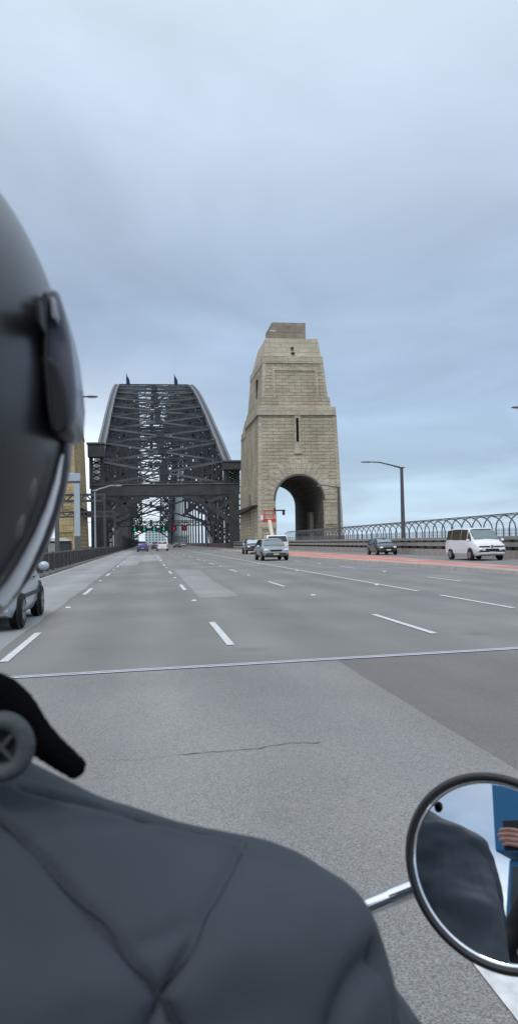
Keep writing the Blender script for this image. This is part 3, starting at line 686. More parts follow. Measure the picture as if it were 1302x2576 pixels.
# far buildings seen through the arch
bw = mat('building_pale', (.52, .60, .60), .8, var=.12, vscale=.1); bglass = mat('building_glass', (.10, .17, .18), .2)
for x, y, ww, h, lab in ((-18, 960, 20, 11, 'low pale building seen leftmost through the arch'), (12, 1010, 26, 17, 'tall pale building seen in the middle through the arch'), (44, 985, 18, 9, 'low pale building seen rightmost through the arch')):
    q = thing('apartment_building', (x, y, -50), lab, 'building', 'pale buildings beyond the bridge')
    MB().box(-ww/2, -7, 0, ww/2, 7, 50+h).build('wall', bw, q); MB().box(-ww/2-.4, -7.4, 50+h+.003, ww/2+.4, 7.4, 50+h+.8).build('roof', concrete, q)
    for f_ in range(int(h/3)+2):
        for j in range(int(ww/4)):
            xx = -ww/2+2+j*4; MB().box(xx-1.1, -7.06, 50+h-3-f_*3.2, xx+1.1, -6.9, 50+h-1.2-f_*3.2).build('window', bglass, q)

# ---------------------------------------------------------------- vehicles (local: front = +y)
KINDS = {
 'hatch': dict(L=4.0, st=[(-2.0, .4, .7, .78, .70, .6), (-1.95, .28, .92, 1.0, .8, .7), (-1.72, .22, .97, 1.38, .84, .62), (-1.2, .2, .97, 1.48, .86, .62), (-.2, .2, .95, 1.5, .86, .63), (.4, .2, .94, 1.46, .86, .61), (1.05, .2, .93, 1.0, .85, .70), (1.7, .22, .82, .88, .82, .68), (1.95, .28, .68, .74, .74, .6), (2.03, .36, .6, .62, .62, .5)], side=(2, 6), ws=(6, 5), rw=(1, 2), wy=(-1.25, 1.3), wr=.31),
 'suv': dict(L=4.8, st=[(-2.35, .5, .8, .9, .8, .7), (-2.3, .38, 1.1, 1.2, .88, .74), (-2.12, .34, 1.13, 1.72, .92, .72), (-1.4, .34, 1.13, 1.82, .93, .72), (-.2, .34, 1.11, 1.84, .93, .72), (.5, .34, 1.1, 1.78, .93, .70), (1.08, .34, 1.1, 1.16, .93, .78), (2.0, .36, 1.03, 1.08, .91, .78), (2.32, .4, .92, .98, .87, .74), (2.4, .46, .72, .74, .8, .6)], side=(2, 6), ws=(6, 5), rw=(1, 2), wy=(-1.45, 1.5), wr=.39),
 'van': dict(L=5.0, st=[(-2.5, .35, .9, 1.0, .86, .75), (-2.46, .28, 1.15, 1.3, .93, .80), (-2.3, .26, 1.18, 1.9, .95, .80), (-1.5, .26, 1.18, 1.96, .955, .80), (.0, .26, 1.17, 1.97, .955, .80), (.95, .26, 1.15, 1.93, .955, .78), (1.35, .26, 1.13, 1.52, .95, .79), (1.78, .26, 1.1, 1.2, .94, .80), (2.3, .3, .92, 1.0, .90, .76), (2.48, .36, .72, .78, .84, .7), (2.53, .42, .55, .6, .78, .6)], side=(2, 7), ws=(7, 5), rw=(1, 2), wy=(-1.55, 1.5), wr=.34),
}
from mathutils.geometry import normal as mnormal
def vehicle(kind, name, label, cat, x, y, rz, paint, glass=glass_m, group=None, plate=plate_m, lower=None, roofrack=False, detail=True, sc=1):
    K = KINDS[kind]; S = K['st']; q = thing(name, (x, y, .008), label, cat, group, rz); q.scale = (1, 1, sc)
    def ring(s):
        y_, zb_, zl, zt_, w_, wt = s
        P = [(-w_*.9, zb_), (-w_, zb_+.16), (-w_*1.012, zb_+(zl-zb_)*.62), (-w_*.965, zl), (-wt, zt_-.07 if zt_-zl > .2 else zt_-.02), (-wt*.78, zt_), (0, zt_+.02)]
        P = P + [(-a, b_) for a, b_ in reversed(P[:-1])]
        return [Vector((a, y_, b_)) for a, b_ in P]
    R_ = [ring(s) for s in S]
    b = MB(); b.loft(R_); body = b.build('body', paint, q, True, angle=28)
    def panel(nm, quads, m, off=.012, ins=.07, parent=q):
        b = MB()
        for Q in quads:
            c = sum(Q, Vector())/len(Q); n_ = mnormal(Q)
            cc = c-Vector((0, 0, .7)); 
            if n_.dot(cc) < 0: n_ = -n_
            I = [p+(c-p).normalized()*ins for p in Q]
            b.loft([[p-n_*.01 for p in I], [p+n_*off for p in I]])
        return b.build(nm, m, parent)
    a0, a1 = K['side']; wm_ = 3 if kind != 'van' else 4
    for sidei in (0, 1):
        ib, it = (3, 4) if sidei == 0 else (9, 8)
        segs = [(a0, wm_), (wm_, a1-1 if kind == 'van' else a1-1), (a1-1, a1)] if kind == 'hatch' else [(a0, 3), (3, 4), (4, a1-1 if kind != 'van' else 5), (5, a1)]
        qs = []
        for u, v in segs:
            if u >= v: continue
            if v == a1 and u < a1 and S[v][3]-S[v][2] < .2:   # front quarter, tapers to the cowl
                qs.append([R_[u][ib]+Vector((0, .0, .04)), R_[v][ib]+Vector((0, -.16, .04)), R_[u][it]+(R_[v][it]-R_[u][it])*.12])
            else: qs.append([R_[u][ib]+Vector((0, 0, .04)), R_[v][ib]+Vector((0, 0, .04)), R_[v][it], R_[u][it]])
        panel('side_window', qs, glassd_m, ins=.045)
    w0, w1 = K['ws']; rw = K['rw']
    def scr(i, j, ins_): 
        A, B = R_[i], R_[j]
        return [A[m].lerp(B[m], .07) for m in (4, 5, 6, 7, 8)]+[B[m].lerp(A[m], .07) for m in (8, 7, 6, 5, 4)]
    panel('windscreen', [scr(w0, w1, 0)], glass, off=.05, ins=.06); panel('rear_window', [scr(rw[0], rw[1], 0)], glassd_m, off=.02, ins=.05)
    wr = K['wr']; W = S[4][4]
    for yy in K['wy']:
        for s in (-1, 1):
            MB().lathe([(0, wr+.085), (s*.03, wr+.08)], 'x', (s*(W-.03+.006), yy, wr+.02), 24).build('wheel_arch', black_m, q)
            wh = MB().lathe([(-.10, wr*.6), (-.11, wr*.93), (-.07, wr), (.07, wr), (.11, wr*.93), (.10, wr*.64)], 'x', (0, 0, 0), 24).build('wheel', tyre_m, q, True); wh.location = (s*(W-.06), yy, wr)
            bb = MB().lathe([(s*.085, wr*.2), (s*.09, wr*.56), (s*.112, wr*.60)], 'x', (0, 0, 0), 20)
            for k in range(5):
                a = k*2*math.pi/5+.3; bb.beam((s*.108, 0, 0), (s*.108, wr*.6*math.cos(a), wr*.6*math.sin(a)), .06, .03, (1, 0, 0))
            bb.build('rim', rim_m, wh, True)
    yf = S[-1][0]; yr = S[0][0]; fw = S[-2][4]; zf = S[-2][2]
    for s in (-1, 1):
        MB().ell((s*(fw-.16), S[-2][0]-.03, zf-.04), (.17, .13, .09), 12, 8).build('headlight', lamp_m, q, True)
        MB().box(s*(S[1][4]-.1)-.07, yr-.01, S[1][2]-.32, s*(S[1][4]-.1)+.07, yr+.2, S[1][2]-.02).build('tail_light', tail_m, q, bevel=.02)
        mpos = S[w0][0]-.22
        mm = MB().ell((s*(W+.14), mpos, S[w0][2]+.10), (.11, .07, .09), 12, 8).build('wing_mirror', paint if kind != 'suv' else platew_m, q, True)
    MB().box(-.42, yf-.12, zf-.16, .42, yf+.012, zf-.02).build('grille', black_m, q, bevel=.01)
    MB().box(-fw*.88, yf-.2, S[-1][1]-.04, fw*.88, yf+.03, S[-1][1]+.14).build('front_bumper', lower or paint, q, bevel=.04)
    MB().box(-fw*.75, yf-.1, S[-1][1]+.12, fw*.75, yf+.034, S[-1][1]+.17).build('air_intake', black_m, q)
    MB().box(-.19, yf+.02, S[-1][1]+.02, .19, yf+.045, S[-1][1]+.13).build('number_plate', plate, q)
    MB().box(-W*.9, yr-.06, S[0][1]-.08, W*.9, yr+.1, S[0][1]+.14).build('rear_bumper', lower or paint, q, bevel=.04)
    MB().box(-.19, yr-.075, S[0][1]+.15, .19, yr+.01, S[0][1]+.27).build('number_plate', plate, q)
    if roofrack:
        for s in (-.55, .55): MB().box(s-.02, -1.6, 1.86, s+.02, .3, 1.90).build('roof_rail', black_m, q)
    return q
PI = math.pi
q = vehicle('hatch', 'car', 'silver hatchback in the left lane partly hidden by the helmet', 'car', -3.05, 15.75, 0, P_silver, group='cars on the road')
b = MB(); b.box(.845, -1.1, .50, .885, 1.1, .57); b.build('rubbing_strip', black_m, q)
for yy in (-.35, .35): MB().box(.86, yy-.09, .82, .885, yy+.09, .85).build('door_handle', black_m, q)
vehicle('suv', 'four_wheel_drive', 'silver four wheel drive coming towards us just right of the solid line', 'car', 9.2, 58.6, PI, P_silver2, sc=.87, lower=mat('bull_bar_dark', (.05, .052, .055), .5), roofrack=False, group='cars on the road')
vehicle('suv', 'car', 'dark four wheel drive with pale windscreen behind the silver four wheel drive', 'car', 11.75, 88, PI, P_dark, sc=.92, glass=mat('screen_pale', (.5, .56, .62), .15), group='cars on the road')
vehicle('hatch', 'car', 'black hatchback coming towards us beside the lamp post', 'car', 20.7, 68.5, PI, P_dark, glass=mat('screen_grey', (.25, .30, .32), .15), plate=platew_m, group='cars on the road')
vn = vehicle('van', 'passenger_van', 'white passenger van beside the crash barrier at the right edge', 'van', 20.15, 47.0, PI, P_white, glass=mat('screen_van', (.15, .20, .20), .12), plate=platew_m)
b = MB(); b.box(-.80, 2.47, .80, -.12, 2.515, .865); b.box(.12, 2.47, .80, .80, 2.515, .865); b.build('grille_bars', black_m, vn)
MB().box(-.80, 2.50, .50, .80, 2.575, .60).build('lower_grille', black_m, vn, bevel=.02)
MB().lathe([(0, .085), (.05, .085)], 'y', (0, 2.49, .84), 18).build('badge', chrome, vn, True)
for s in (-1, 1): MB().box(s*.93-.03 if s > 0 else -.965, -1.2, .62, s*.93+.035 if s > 0 else -.93, .9, .64).build('door_crease', P_white, vn)
vehicle('hatch', 'car', 'blue car driving away in the lane ahead', 'car', -.55, 136.5, 0, P_blue, group='cars on the road')
vehicle('suv', 'car', 'white car driving away just right of the blue car', 'car', 2.85, 142, 0, P_white, group='cars on the road')
vehicle('hatch', 'car', 'dark purple car far off between the blue car and the white car', 'car', 2.2, 183, 0, mat('paint_purple', (.06, .04, .10), .3, coat=.5), group='cars on the road')
vehicle('hatch', 'car', 'dark car far off coming towards us under the arch', 'car', 8.75, 229, PI, P_black, group='cars on the road')
vehicle('hatch', 'car', 'small grey car farthest off beside the red brown screen', 'car', 11.5, 250, PI, P_silver2, group='cars on the road')
vehicle('suv', 'car', 'red car very far off near the green signals', 'car', 3.0, 262, 0, mat('paint_maroon', (.25, .03, .04), .3, coat=.5), group='cars on the road')
vehicle('hatch', 'car', 'pale car very far off just left of the red car', 'car', .1, 290, 0, P_white, group='cars on the road')
vehicle('suv', 'car', 'dark four wheel drive very far off under the red crosses', 'car', 5.8, 300, 0, P_dark, group='cars on the road')
vehicle('van', 'van', 'white van far off ahead of the blue car', 'van', -.9, 205, 0, P_white)
# cherry picker behind the silver four wheel drive
q = thing('cherry_picker', (11.15, 70, .008), 'white truck with cream boom raising a red basket behind the silver four wheel drive', 'truck', None, PI)
b = MB(); b.loft([[(-.95, y, .55), (.95, y, .55), (.95, y, zc), (w_, y, zt2), (-w_, y, zt2), (-.95, y, zc)] for y, zc, zt2, w_ in ((.9, 1.25, 1.86, .85), (1.0, 1.27, 1.92, .86), (2.2, 1.27, 1.92, .86), (2.45, 1.25, 1.85, .84), (2.75, 1.22, 1.3, .9))]); b.build('cab', P_white, q, bevel=.05)
MB().hexa([(-.78, 2.49, 1.82), (.78, 2.49, 1.82), (.86, 2.765, 1.34), (-.86, 2.765, 1.34), (-.78, 2.44, 1.82), (.78, 2.44, 1.82), (.86, 2.70, 1.34), (-.86, 2.70, 1.34)]).build('windscreen', glassd_m, q)
MB().box(-.95, -3, .6, .95, .85, .9).build('deck', galv, q, bevel=.03); MB().box(-.6, -2.6, .9, .6, -.9, 1.35).build('tool_locker', P_white, q, bevel=.03)
MB().lathe([(.9, .42), (1.45, .38)], 'z', (0, -.3, 0), 16).build('turntable', P_red, q, True)
MB().beam((-.1, -.3, 1.4), (.08, -1.2, 3.25), .28, .3).build('boom', P_cream, q, bevel=.03); MB().beam((.05, -1.0, 2.8), (.1, -1.5, 3.4), .2, .2).build('boom_tip', P_cream, q)
bk = MB().box(-.55, -2.0, 3.15, .6, -1.2, 3.42).build('basket', P_red, q, bevel=.02)
b = MB()
for z in (3.8, 4.15):
    b.beam((-.4, -2, z), (.45, -2, z), .035, .05); b.beam((-.4, -1.2, z), (.45, -1.2, z), .035, .05); b.beam((-.4, -2, z), (-.4, -1.2, z), .035, .05); b.beam((.45, -2, z), (.45, -1.2, z), .035, .05)
for xx in (-.4, .45):
    for yy in (-2, -1.2): b.beam((xx, yy, 3.4), (xx, yy, 4.18), .05, .05)
b.build('basket_rail', P_red, bk)
MB().box(.61, -1.9, 3.3, .85, -1.3, 3.75).build('control_box', P_white, bk, bevel=.02)
for yy in (1.9, -2.0):
    for s in (-1, 1):
        wh = MB().lathe([(-.11, .3), (-.12, .38), (.12, .38), (.11, .3)], 'x', (0, 0, 0), 20).build('wheel', tyre_m, q, True); wh.location = (s*.84, yy, .39)
        MB().lathe([(s*.1, .05), (s*.125, .22)], 'x', (0, 0, 0), 14).build('rim', rim_m, wh, True)
# blue truck behind us (seen in the mirror)
q = thing('box_truck', (-.95, -5.6, .008), 'blue truck behind, seen only in the round mirror', 'truck')
MB().loft([[(-1.2, -6, .9), (-1.2, .2, .9), (-1.2, .2, 2.2), (-1.2, 2.2, 2.2), (-1.2, 2.2, 4.2), (-1.2, -6, 4.2)], [(1.2, -6, .9), (1.2, .2, .9), (1.2, .2, 2.2), (1.2, 2.2, 2.2), (1.2, 2.2, 4.2), (1.2, -6, 4.2)]]).build('cargo_box', mat('truck_blue', (.02, .17, .36), .4), q, bevel=.04)
MB().frust((-1.15, 1.15, .3, 2.3), .5, (-1.05, 1.05, .35, 2.0), 2.15).build('cab', mat('truck_blue', (.02, .17, .36), .4), q, bevel=.06)
MB().hexa([(-.98, 2.20, 1.3), (.98, 2.20, 1.3), (.95, 2.06, 2.0), (-.95, 2.06, 2.0), (-.98, 2.10, 1.3), (.98, 2.10, 1.3), (.95, 1.96, 2.0), (-.95, 1.96, 2.0)]).build('windscreen', glassd_m, q)
MB().box(-1.15, 2.2, .4, 1.15, 2.42, .8).build('bumper', galv, q, bevel=.03)
for yy in (1.2, -4.5):
    for s in (-1, 1):
        wh = MB().lathe([(-.14, .4), (-.15, .48), (.15, .48), (.14, .4)], 'x', (0, 0, 0), 20).build('wheel', tyre_m, q, True); wh.location = (s*1.03, yy, .49)

# ---------------------------------------------------------------- rider (person in front of us)
jk = mat('jacket_fabric', (.034, .0425, .0545), .8, var=.14, vscale=9, bump=.00025, bscale=700)
trous = mat('trouser_fabric', (.02, .022, .03), .8)
skin = mat('skin', (.62, .33, .25), .5, var=.12, vscale=30); skin.node_tree.nodes['Principled BSDF'].inputs['Subsurface Weight'].default_value = .15
rider = thing('person', (-.149, .46, .75), 'rider seen from behind in black helmet and grey blue quilted jacket', 'person')
def off(o, loc):   # keep world coordinates in the mesh, parented to an Empty at loc
    o.location = tuple(-c for c in loc); return o
RL = (-.149, .46, .75)
XR = [(1.350, -.105), (1.343, -.090), (1.326, -.066), (1.311, -.036), (1.297, -.011), (1.282, .022), (1.270, .053), (1.2645, .075), (1.257, .100), (1.246, .116), (1.235, .123), (1.225, .127), (1.21, .132), (1.19, .137), (1.17, .143), (1.13, .150), (1.07, .153), (1.0, .145), (.92, .10), (.84, .07), (.76, .07)]
HYT = [(1.362, .04), (1.335, .058), (1.305, .075), (1.276, .092), (1.25, .105), (1.2, .12), (1.1, .13), (.95, .13), (.76, .14)]
def interp(T, z):
    for (z0, v0), (z1, v1) in zip(T, T[1:]):
        if z0 >= z >= z1: return v0+(v1-v0)*(z0-z)/(z0-z1)
    return T[-1][1] if z < T[-1][0] else T[0][1]
def torso_mesh(Xc, Yc, dz=0, sy=1, xs=1):
    b = MB(); rings = []
    zs_ = [z for z, _ in XR]
    dense = []
    for a, c in zip(zs_, zs_[1:]):
        n = max(1, int((a-c)/.012)); dense += [a+(c-a)*i/n for i in range(n)]
    dense.append(zs_[-1])
    for z in dense:
        hw = (interp(XR, z)+.149)*xs; hy = interp(HYT, z); ring = []
        lean = (1.3-z)*-.06
        for k in range(48):
            a = 2*math.pi*k/48; ca, sa = math.cos(a), math.sin(a); p = .72
            ring.append((Xc+hw*math.copysign(abs(ca)**p, ca), Yc+lean+hy*sy*math.copysign(abs(sa)**.9, sa), z+dz))
        rings.append(ring)
    b.loft(rings); return b
b = torso_mesh(-.149, .455)
# arms: right and left, forward to the handlebar
for s in (1, -1):
    cx_ = -.149
    b.tube([(cx_+s*.20, .46, 1.19), (cx_+s*.27, .52, 1.08), (cx_+s*.345, .60, .965), (cx_+s*.33, .70, .965), (cx_+s*.33, .83, .99)], [.075, .073, .062, .052, .042], 16)
b.tube([(-.149, .46, 1.33), (-.149, .475, 1.42)], [.06, .055], 16)
jo = b.build('jacket', jk, None)
r_ = jo.modifiers.new('remesh', 'REMESH'); r_.mode = 'VOXEL'; r_.voxel_size = .0026
s_ = jo.modifiers.new('smooth', 'SMOOTH'); s_.iterations = 24; s_.factor = .6
def bake(o):
    dg = bpy.context.evaluated_depsgraph_get(); me = bpy.data.meshes.new_from_object(o.evaluated_get(dg)); o.modifiers.clear(); o.data = me
    for p in me.polygons: p.use_smooth = True
    return me
me = bake(jo)
nv = len(me.vertices)
co = np.empty(nv*3); me.vertices.foreach_get('co', co); co = co.reshape(-1, 3)
no = np.array([tuple(n.vector) for n in me.vertex_normals])
def sd(line, P=None):
    P = co if P is None else P
    best = np.full(len(P), 9.)
    for p, q in zip(line, line[1:]):
        p, q = np.array(p), np.array(q); d = q-p
        t = np.clip(((P-p)@d)/(d@d), 0, 1); best = np.minimum(best, np.linalg.norm(P-p-t[:, None]*d, axis=1))
    return best
def nz(sx, sy, sz, o=0): return np.array([noise.noise(Vector((c[0]*sx+o, c[1]*sy, c[2]*sz))) for c in co])
SA = [(-.092, .41, 1.327), (-.0726, .4074, 1.3185), (-.0626, .4032, 1.3111), (-.0528, .399, 1.3034), (-.0428, .3919, 1.2942), (-.0331, .3837, 1.2855), (-.0238, .3776, 1.2779), (-.0147, .3716, 1.2698), (-.0059, .3656, 1.261), (.0026, .3607, 1.2516), (.0101, .356, 1.2406), (.03, .345, 1.20)]
SB = [(.0557, .4706, 1.2717), (.048, .4443, 1.2744), (.0413, .423, 1.2749), (.0358, .4097, 1.2738), (.0308, .3983, 1.2723), (.0229, .3835, 1.2684), (.0157, .3736, 1.2629), (.0099, .3665, 1.2573), (.0044, .3604, 1.2516), (-.0001, .3563, 1.2442), (-.02, .345, 1.21)]
SC = [(-0.0654, 0.4354, 1.3238), (-0.0556, 0.4383, 1.3195), (-0.0437, 0.4418, 1.3143), (-0.0317, 0.4484, 1.3084), (-0.0106, 0.46, 1.2966), (0.0116, 0.4632, 1.2878), (0.0321, 0.4656, 1.28), (0.0505, 0.4662, 1.2735)]
SD = [(-.0041, .3721, 1.2681), (.0068, .3776, 1.2689), (.0164, .3843, 1.2704)]
SE = [(.1203, .4206, 1.2279), (.1077, .403, 1.2318), (.0986, .3922, 1.2305), (.0914, .3843, 1.226), (.0868, .3781, 1.2196), (.08, .36, 1.19)]
SF = [(.1182, .4207, 1.2321), (.123, .4195, 1.2198), (.1242, .4136, 1.2105), (.1252, .4078, 1.1982), (.127, .40, 1.17)]
SG = [(-.0569, .4025, 1.3081), (-.036, .4228, 1.3062), (-.0061, .4523, 1.295)]
SL = [(-.16, .36, 1.28), (-.22, .37, 1.24), (-.29, .40, 1.18)]
wv = co+np.stack([nz(60, 60, 60, 3), nz(60, 60, 60, 17), nz(60, 60, 60, 31)], 1)*.0002
d1 = np.minimum.reduce([sd(SA, wv), sd(SB, wv), sd(SL, wv)])
h = -.0044*np.exp(-(d1/.0014)**2)-.0026*np.exp(-(d1/.0045)**2)+.0020*np.exp(-((d1-.016)/.014)**2)
dc = sd(SC, wv); h += -.0042*np.exp(-(dc/.0016)**2)+.0012*np.exp(-((dc-.008)/.005)**2)
h += -.0022*np.exp(-(sd(SD)/.005)**2)-.0085*np.exp(-(sd(SE)/.0085)**2)-.0050*np.exp(-(sd(SF)/.0040)**2)-.0016*np.exp(-(sd(SG)/.006)**2)
h += .0042*nz(9, 9, 15)+.0014*nz(28, 28, 45)+.0024*nz(5, 12, 42, 2)*np.exp(-(d1/.05)**2)
fr_ = np.clip(no[:, 1]*2, 0, 1); h += fr_*.011*nz(13, 10, 26, 5)
# small pulls running into the seams
h += .0012*nz(55, 18, 18, 9)*np.exp(-(d1/.02)**2)
me.vertices.foreach_set('co', (co+no*h[:, None]).ravel()); me.update()
seam_shade_m = mat('seam_shade', (.022, .026, .035), .9)  # dark tubes laid along the seams imitate the shade in their grooves
for ln in (SA, SB, SC):
    pts = []
    for p, q in zip(ln, ln[1:]):
        for t in (0, .25, .5, .75):
            P = Vector(p).lerp(Vector(q), t); n3 = noise.noise_vector(P*40)*.0022; ok, cp, nn_, _i = jo.closest_point_on_mesh(P-n3*0)
            pts.append(cp)
    for _k in range(4): pts = [pts[0]]+[(pts[i-1]+pts[i]+pts[i+1])/3 for i in range(1, len(pts)-1)]+[pts[-1]]
    b = MB(); b.tube(pts, .0005, 6); seam_o = b.build('seam_shade_line', seam_shade_m, rider, True); off(seam_o, RL)
jo.parent = rider; off(jo, RL)
# legs, seat of the rider: one body mesh under the clothes
b = MB()
b.tube([(-.149, .47, .95), (-.149, .475, 1.38), (-.149, .485, 1.5)], [.09, .055, .06], 14)
for s in (1, -1): b.tube([(-.149+s*.09, .46, .80), (-.149+s*.2, .80, .84), (-.149+s*.22, .95, .80), (-.149+s*.20, .93, .55), (-.149+s*.2, .92, .38)], [.09, .08, .065, .055, .045], 14)
bo_ = b.build('body', trous, rider, True); off(bo_, RL)
b = MB()
for s in (1, -1):
    b.ell((-.149+s*.33, .865, .99), (.042, .05, .03), 14, 10)
    for k in range(4): b.tube([(-.149+s*(.30+.02*k), .90, 1.0), (-.149+s*(.30+.02*k), .925, .995), (-.149+s*(.30+.02*k), .93, .97), (-.149+s*(.30+.02*k), .905, .955)], [.010, .010, .009, .008], 8)
    b.tube([(-.149+s*.295, .86, .98), (-.149+s*.275, .89, .965), (-.149+s*.285, .915, .96)], [.012, .011, .009], 8)
gl_ = b.build('gloves', black_m, rider, True); off(gl_, RL)
# fleece collar
fleece = mat('fleece', (.0035, .0035, .0045), 1, spec=.05, bump=.004, bscale=90)
b = MB()
b.tube([(-.20, .395, 1.378), (-.15, .40, 1.382), (-.088, .430, 1.374), (-.074, .432, 1.368), (-.065, .432, 1.359), (-.0575, .43, 1.350), (-.0493, .43, 1.343), (-.0412, .432, 1.3355), (-.0345, .432, 1.330)], [.014, .015, .0155, .0145, .0115, .0088, .0073, .0066, .0058], 14)
co_ = b.build('collar', fleece, None); me2 = None
sm_ = co_.modifiers.new('s', 'SUBSURF'); sm_.levels = 3; sm_.render_levels = 3; me2 = bake(co_)
vn_ = [n.vector.copy() for n in me2.vertex_normals]
for v, n_ in zip(me2.vertices, vn_): v.co += n_*(.0006*noise.noise(v.co*90)+.0008*noise.noise(v.co*600))
co_.parent = rider; off(co_, RL)
rg = mat('toggle_grey', (.06, .072, .078), .7, bump=.001, bscale=200)
b = MB(); cr_ = Vector((-.0705, .405, 1.353))
tor = [[cr_+Vector(((.0112+.0046*math.cos(v))*math.cos(u), -.0045*math.sin(v)-.002, (.0125+.0046*math.cos(v))*math.sin(u)*1.0)) for v in [2*math.pi*j/12 for j in range(12)]] for u in [2*math.pi*i/36 for i in range(37)]]
b.loft(tor, False); bt = b.build('toggle', rg, rider, True); off(bt, RL)
b = MB(); b.lathe([(-.001, .0088), (.003, .0085)], 'y', tuple(cr_), 24); k_ = b.build('toggle_centre', mat('toggle_dark', (.02, .024, .028), .9), bt, True)
b = MB(); b.beam(cr_+Vector((-.006, -.003, -.007)), cr_+Vector((.006, -.003, .007)), .002, .002); b.beam(cr_+Vector((.006, -.0036, -.007)), cr_+Vector((-.006, -.0036, .007)), .002, .002); b.build('toggle_cross', mat('toggle_cord', (.05, .06, .065), .8), bt)
# helmet
HC = Vector((-.151, .475, 1.530))
hs = mat('helmet_black', (.012, .014, .018), .5, coat=.8)
hs.node_tree.nodes['Principled BSDF'].inputs['Coat Roughness'].default_value = .32; hs.node_tree.nodes['Principled BSDF'].inputs['Coat IOR'].default_value = 1.6
hel = thing_empty = bpy.data.objects.new('helmet', None); COL.objects.link(hel); hel.parent = rider; hel.location = HC-Vector(RL)
rows = []
A_, B_, Cc = .1085, .165, .142
for i in range(41):
    th = math.pi*i/46
    zz = math.cos(th); rr_ = math.sin(th); row = []
    for k in range(56):
        a = 2*math.pi*k/56
        x_, y_ = A_*rr_*math.cos(a), Cc*rr_*math.sin(a)
        z_ = B_*zz*(1 if zz > 0 else .91)
        row.append((x_, y_+.012*(1-zz), z_))
    rows.append(row)
b = MB(); b.loft(rows[1:], True); b.build('shell', hs, hel, True, angle=60)
b = MB()   # visor wrapping the front, slightly proud
vr = []
for i in range(9, 32):
    th = math.pi*i/46; row = []
    for k in range(25):
        a = rad(38+104*k/24)
        row.append((A_*1.012*math.sin(th)*math.cos(a), Cc*1.02*math.sin(th)*math.sin(a)+.012*(1-math.cos(th)), B_*1.01*math.cos(th)))
    vr.append(row)
b.loft(vr, False, False); vo = b.build('visor', mat('visor_smoke', (.02, .022, .026), .08, coat=.5), hel, True); sl = vo.modifiers.new('t', 'SOLIDIFY'); sl.thickness = .003
# pivot cover on the right side: plate, inner dark blade, clip
pg = mat('pivot_grey', (.13, .135, .165), .4, coat=.3); pk = mat('pivot_black', (.006, .006, .008), .55)
def blade(name, pts, yb, yf, m, par=hel, bev=.003):
    b = MB(); b.loft([[(x-HC.x, yb-HC.y, z-HC.z) for x, z in pts], [(x-HC.x, yf-HC.y, z-HC.z) for x, z in pts]])
    return b.build(name, m, par, True, bevel=bev, angle=50)
pc = blade('pivot_cover', [(-0.0535, 1.5869), (-0.0482, 1.5886), (-0.0446, 1.5872), (-0.0414, 1.575), (-0.0387, 1.5618), (-0.0367, 1.5441), (-0.0358, 1.5309), (-0.0368, 1.5177), (-0.0392, 1.5122), (-0.0427, 1.5111), (-0.0491, 1.51), (-0.0525, 1.5308), (-0.0534, 1.5572)], .435, .50, pg, bev=.005)
blade('pivot_blade', [(-0.0531, 1.5503), (-0.0484, 1.5493), (-0.0439, 1.5441), (-0.0405, 1.5313), (-0.0388, 1.5154), (-0.0398, 1.5099), (-0.0444, 1.5069), (-0.048, 1.509), (-0.0507, 1.5239)], .424, .47, pk, bev=.004)
blade('pivot_clip', [(-0.0511, 1.5817), (-0.049, 1.5824), (-0.0494, 1.5531), (-0.048, 1.5277), (-0.0462, 1.5109), (-0.0478, 1.5098), (-0.0497, 1.5235), (-0.0514, 1.5488)], .422, .47, pk, bev=.002)
blade('pivot_tab', [(-0.048, 1.5813), (-0.0456, 1.581), (-0.0436, 1.5707), (-0.0449, 1.5675), (-0.0478, 1.5707)], .426, .46, mat('pivot_light', (.3, .32, .36), .3), bev=.002)
blade('pivot_recess', [(-0.0527, 1.5726), (-0.0501, 1.5741), (-0.0495, 1.5589), (-0.0519, 1.5599)], .40, .45, pk, bev=.002)
# bright rim strip along the lower right edge with its dark band
def edge(pts, r, m, nm, fl_=.5):
    b = MB(); b.tube([(x-HC.x, y-HC.y, z-HC.z) for x, y, z in pts], r, 12); return b.build(nm, m, hel, True)
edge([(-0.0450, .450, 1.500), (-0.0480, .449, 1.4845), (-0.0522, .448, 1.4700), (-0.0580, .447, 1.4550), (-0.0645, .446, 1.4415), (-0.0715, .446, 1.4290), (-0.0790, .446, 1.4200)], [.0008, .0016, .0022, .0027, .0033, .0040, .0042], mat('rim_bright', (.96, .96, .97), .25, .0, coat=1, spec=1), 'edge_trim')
edge([(-0.0445, .462, 1.512), (-0.0455, .462, 1.4951), (-0.0488, .462, 1.4790), (-0.0536, .462, 1.4635), (-0.0600, .462, 1.4475), (-0.0675, .462, 1.4330), (-0.0750, .462, 1.4215)], [.0025, .0032, .0034, .0034, .0034, .003, .002], mat('edge_band', (.06, .06, .075), .3), 'edge_band')
vm_ = mat('vent_grey', (.10, .10, .10), .6)
for x, y, z in ((-.0535, .392, 1.4756), (-.0590, .390, 1.4582)):
    b = MB(); b.ell((x-HC.x, y-HC.y, z-HC.z), (.0015, .004, .0068), 12, 8, Matrix.Rotation(rad(14), 3, 'Y')); b.build('vent', vm_, hel, True)

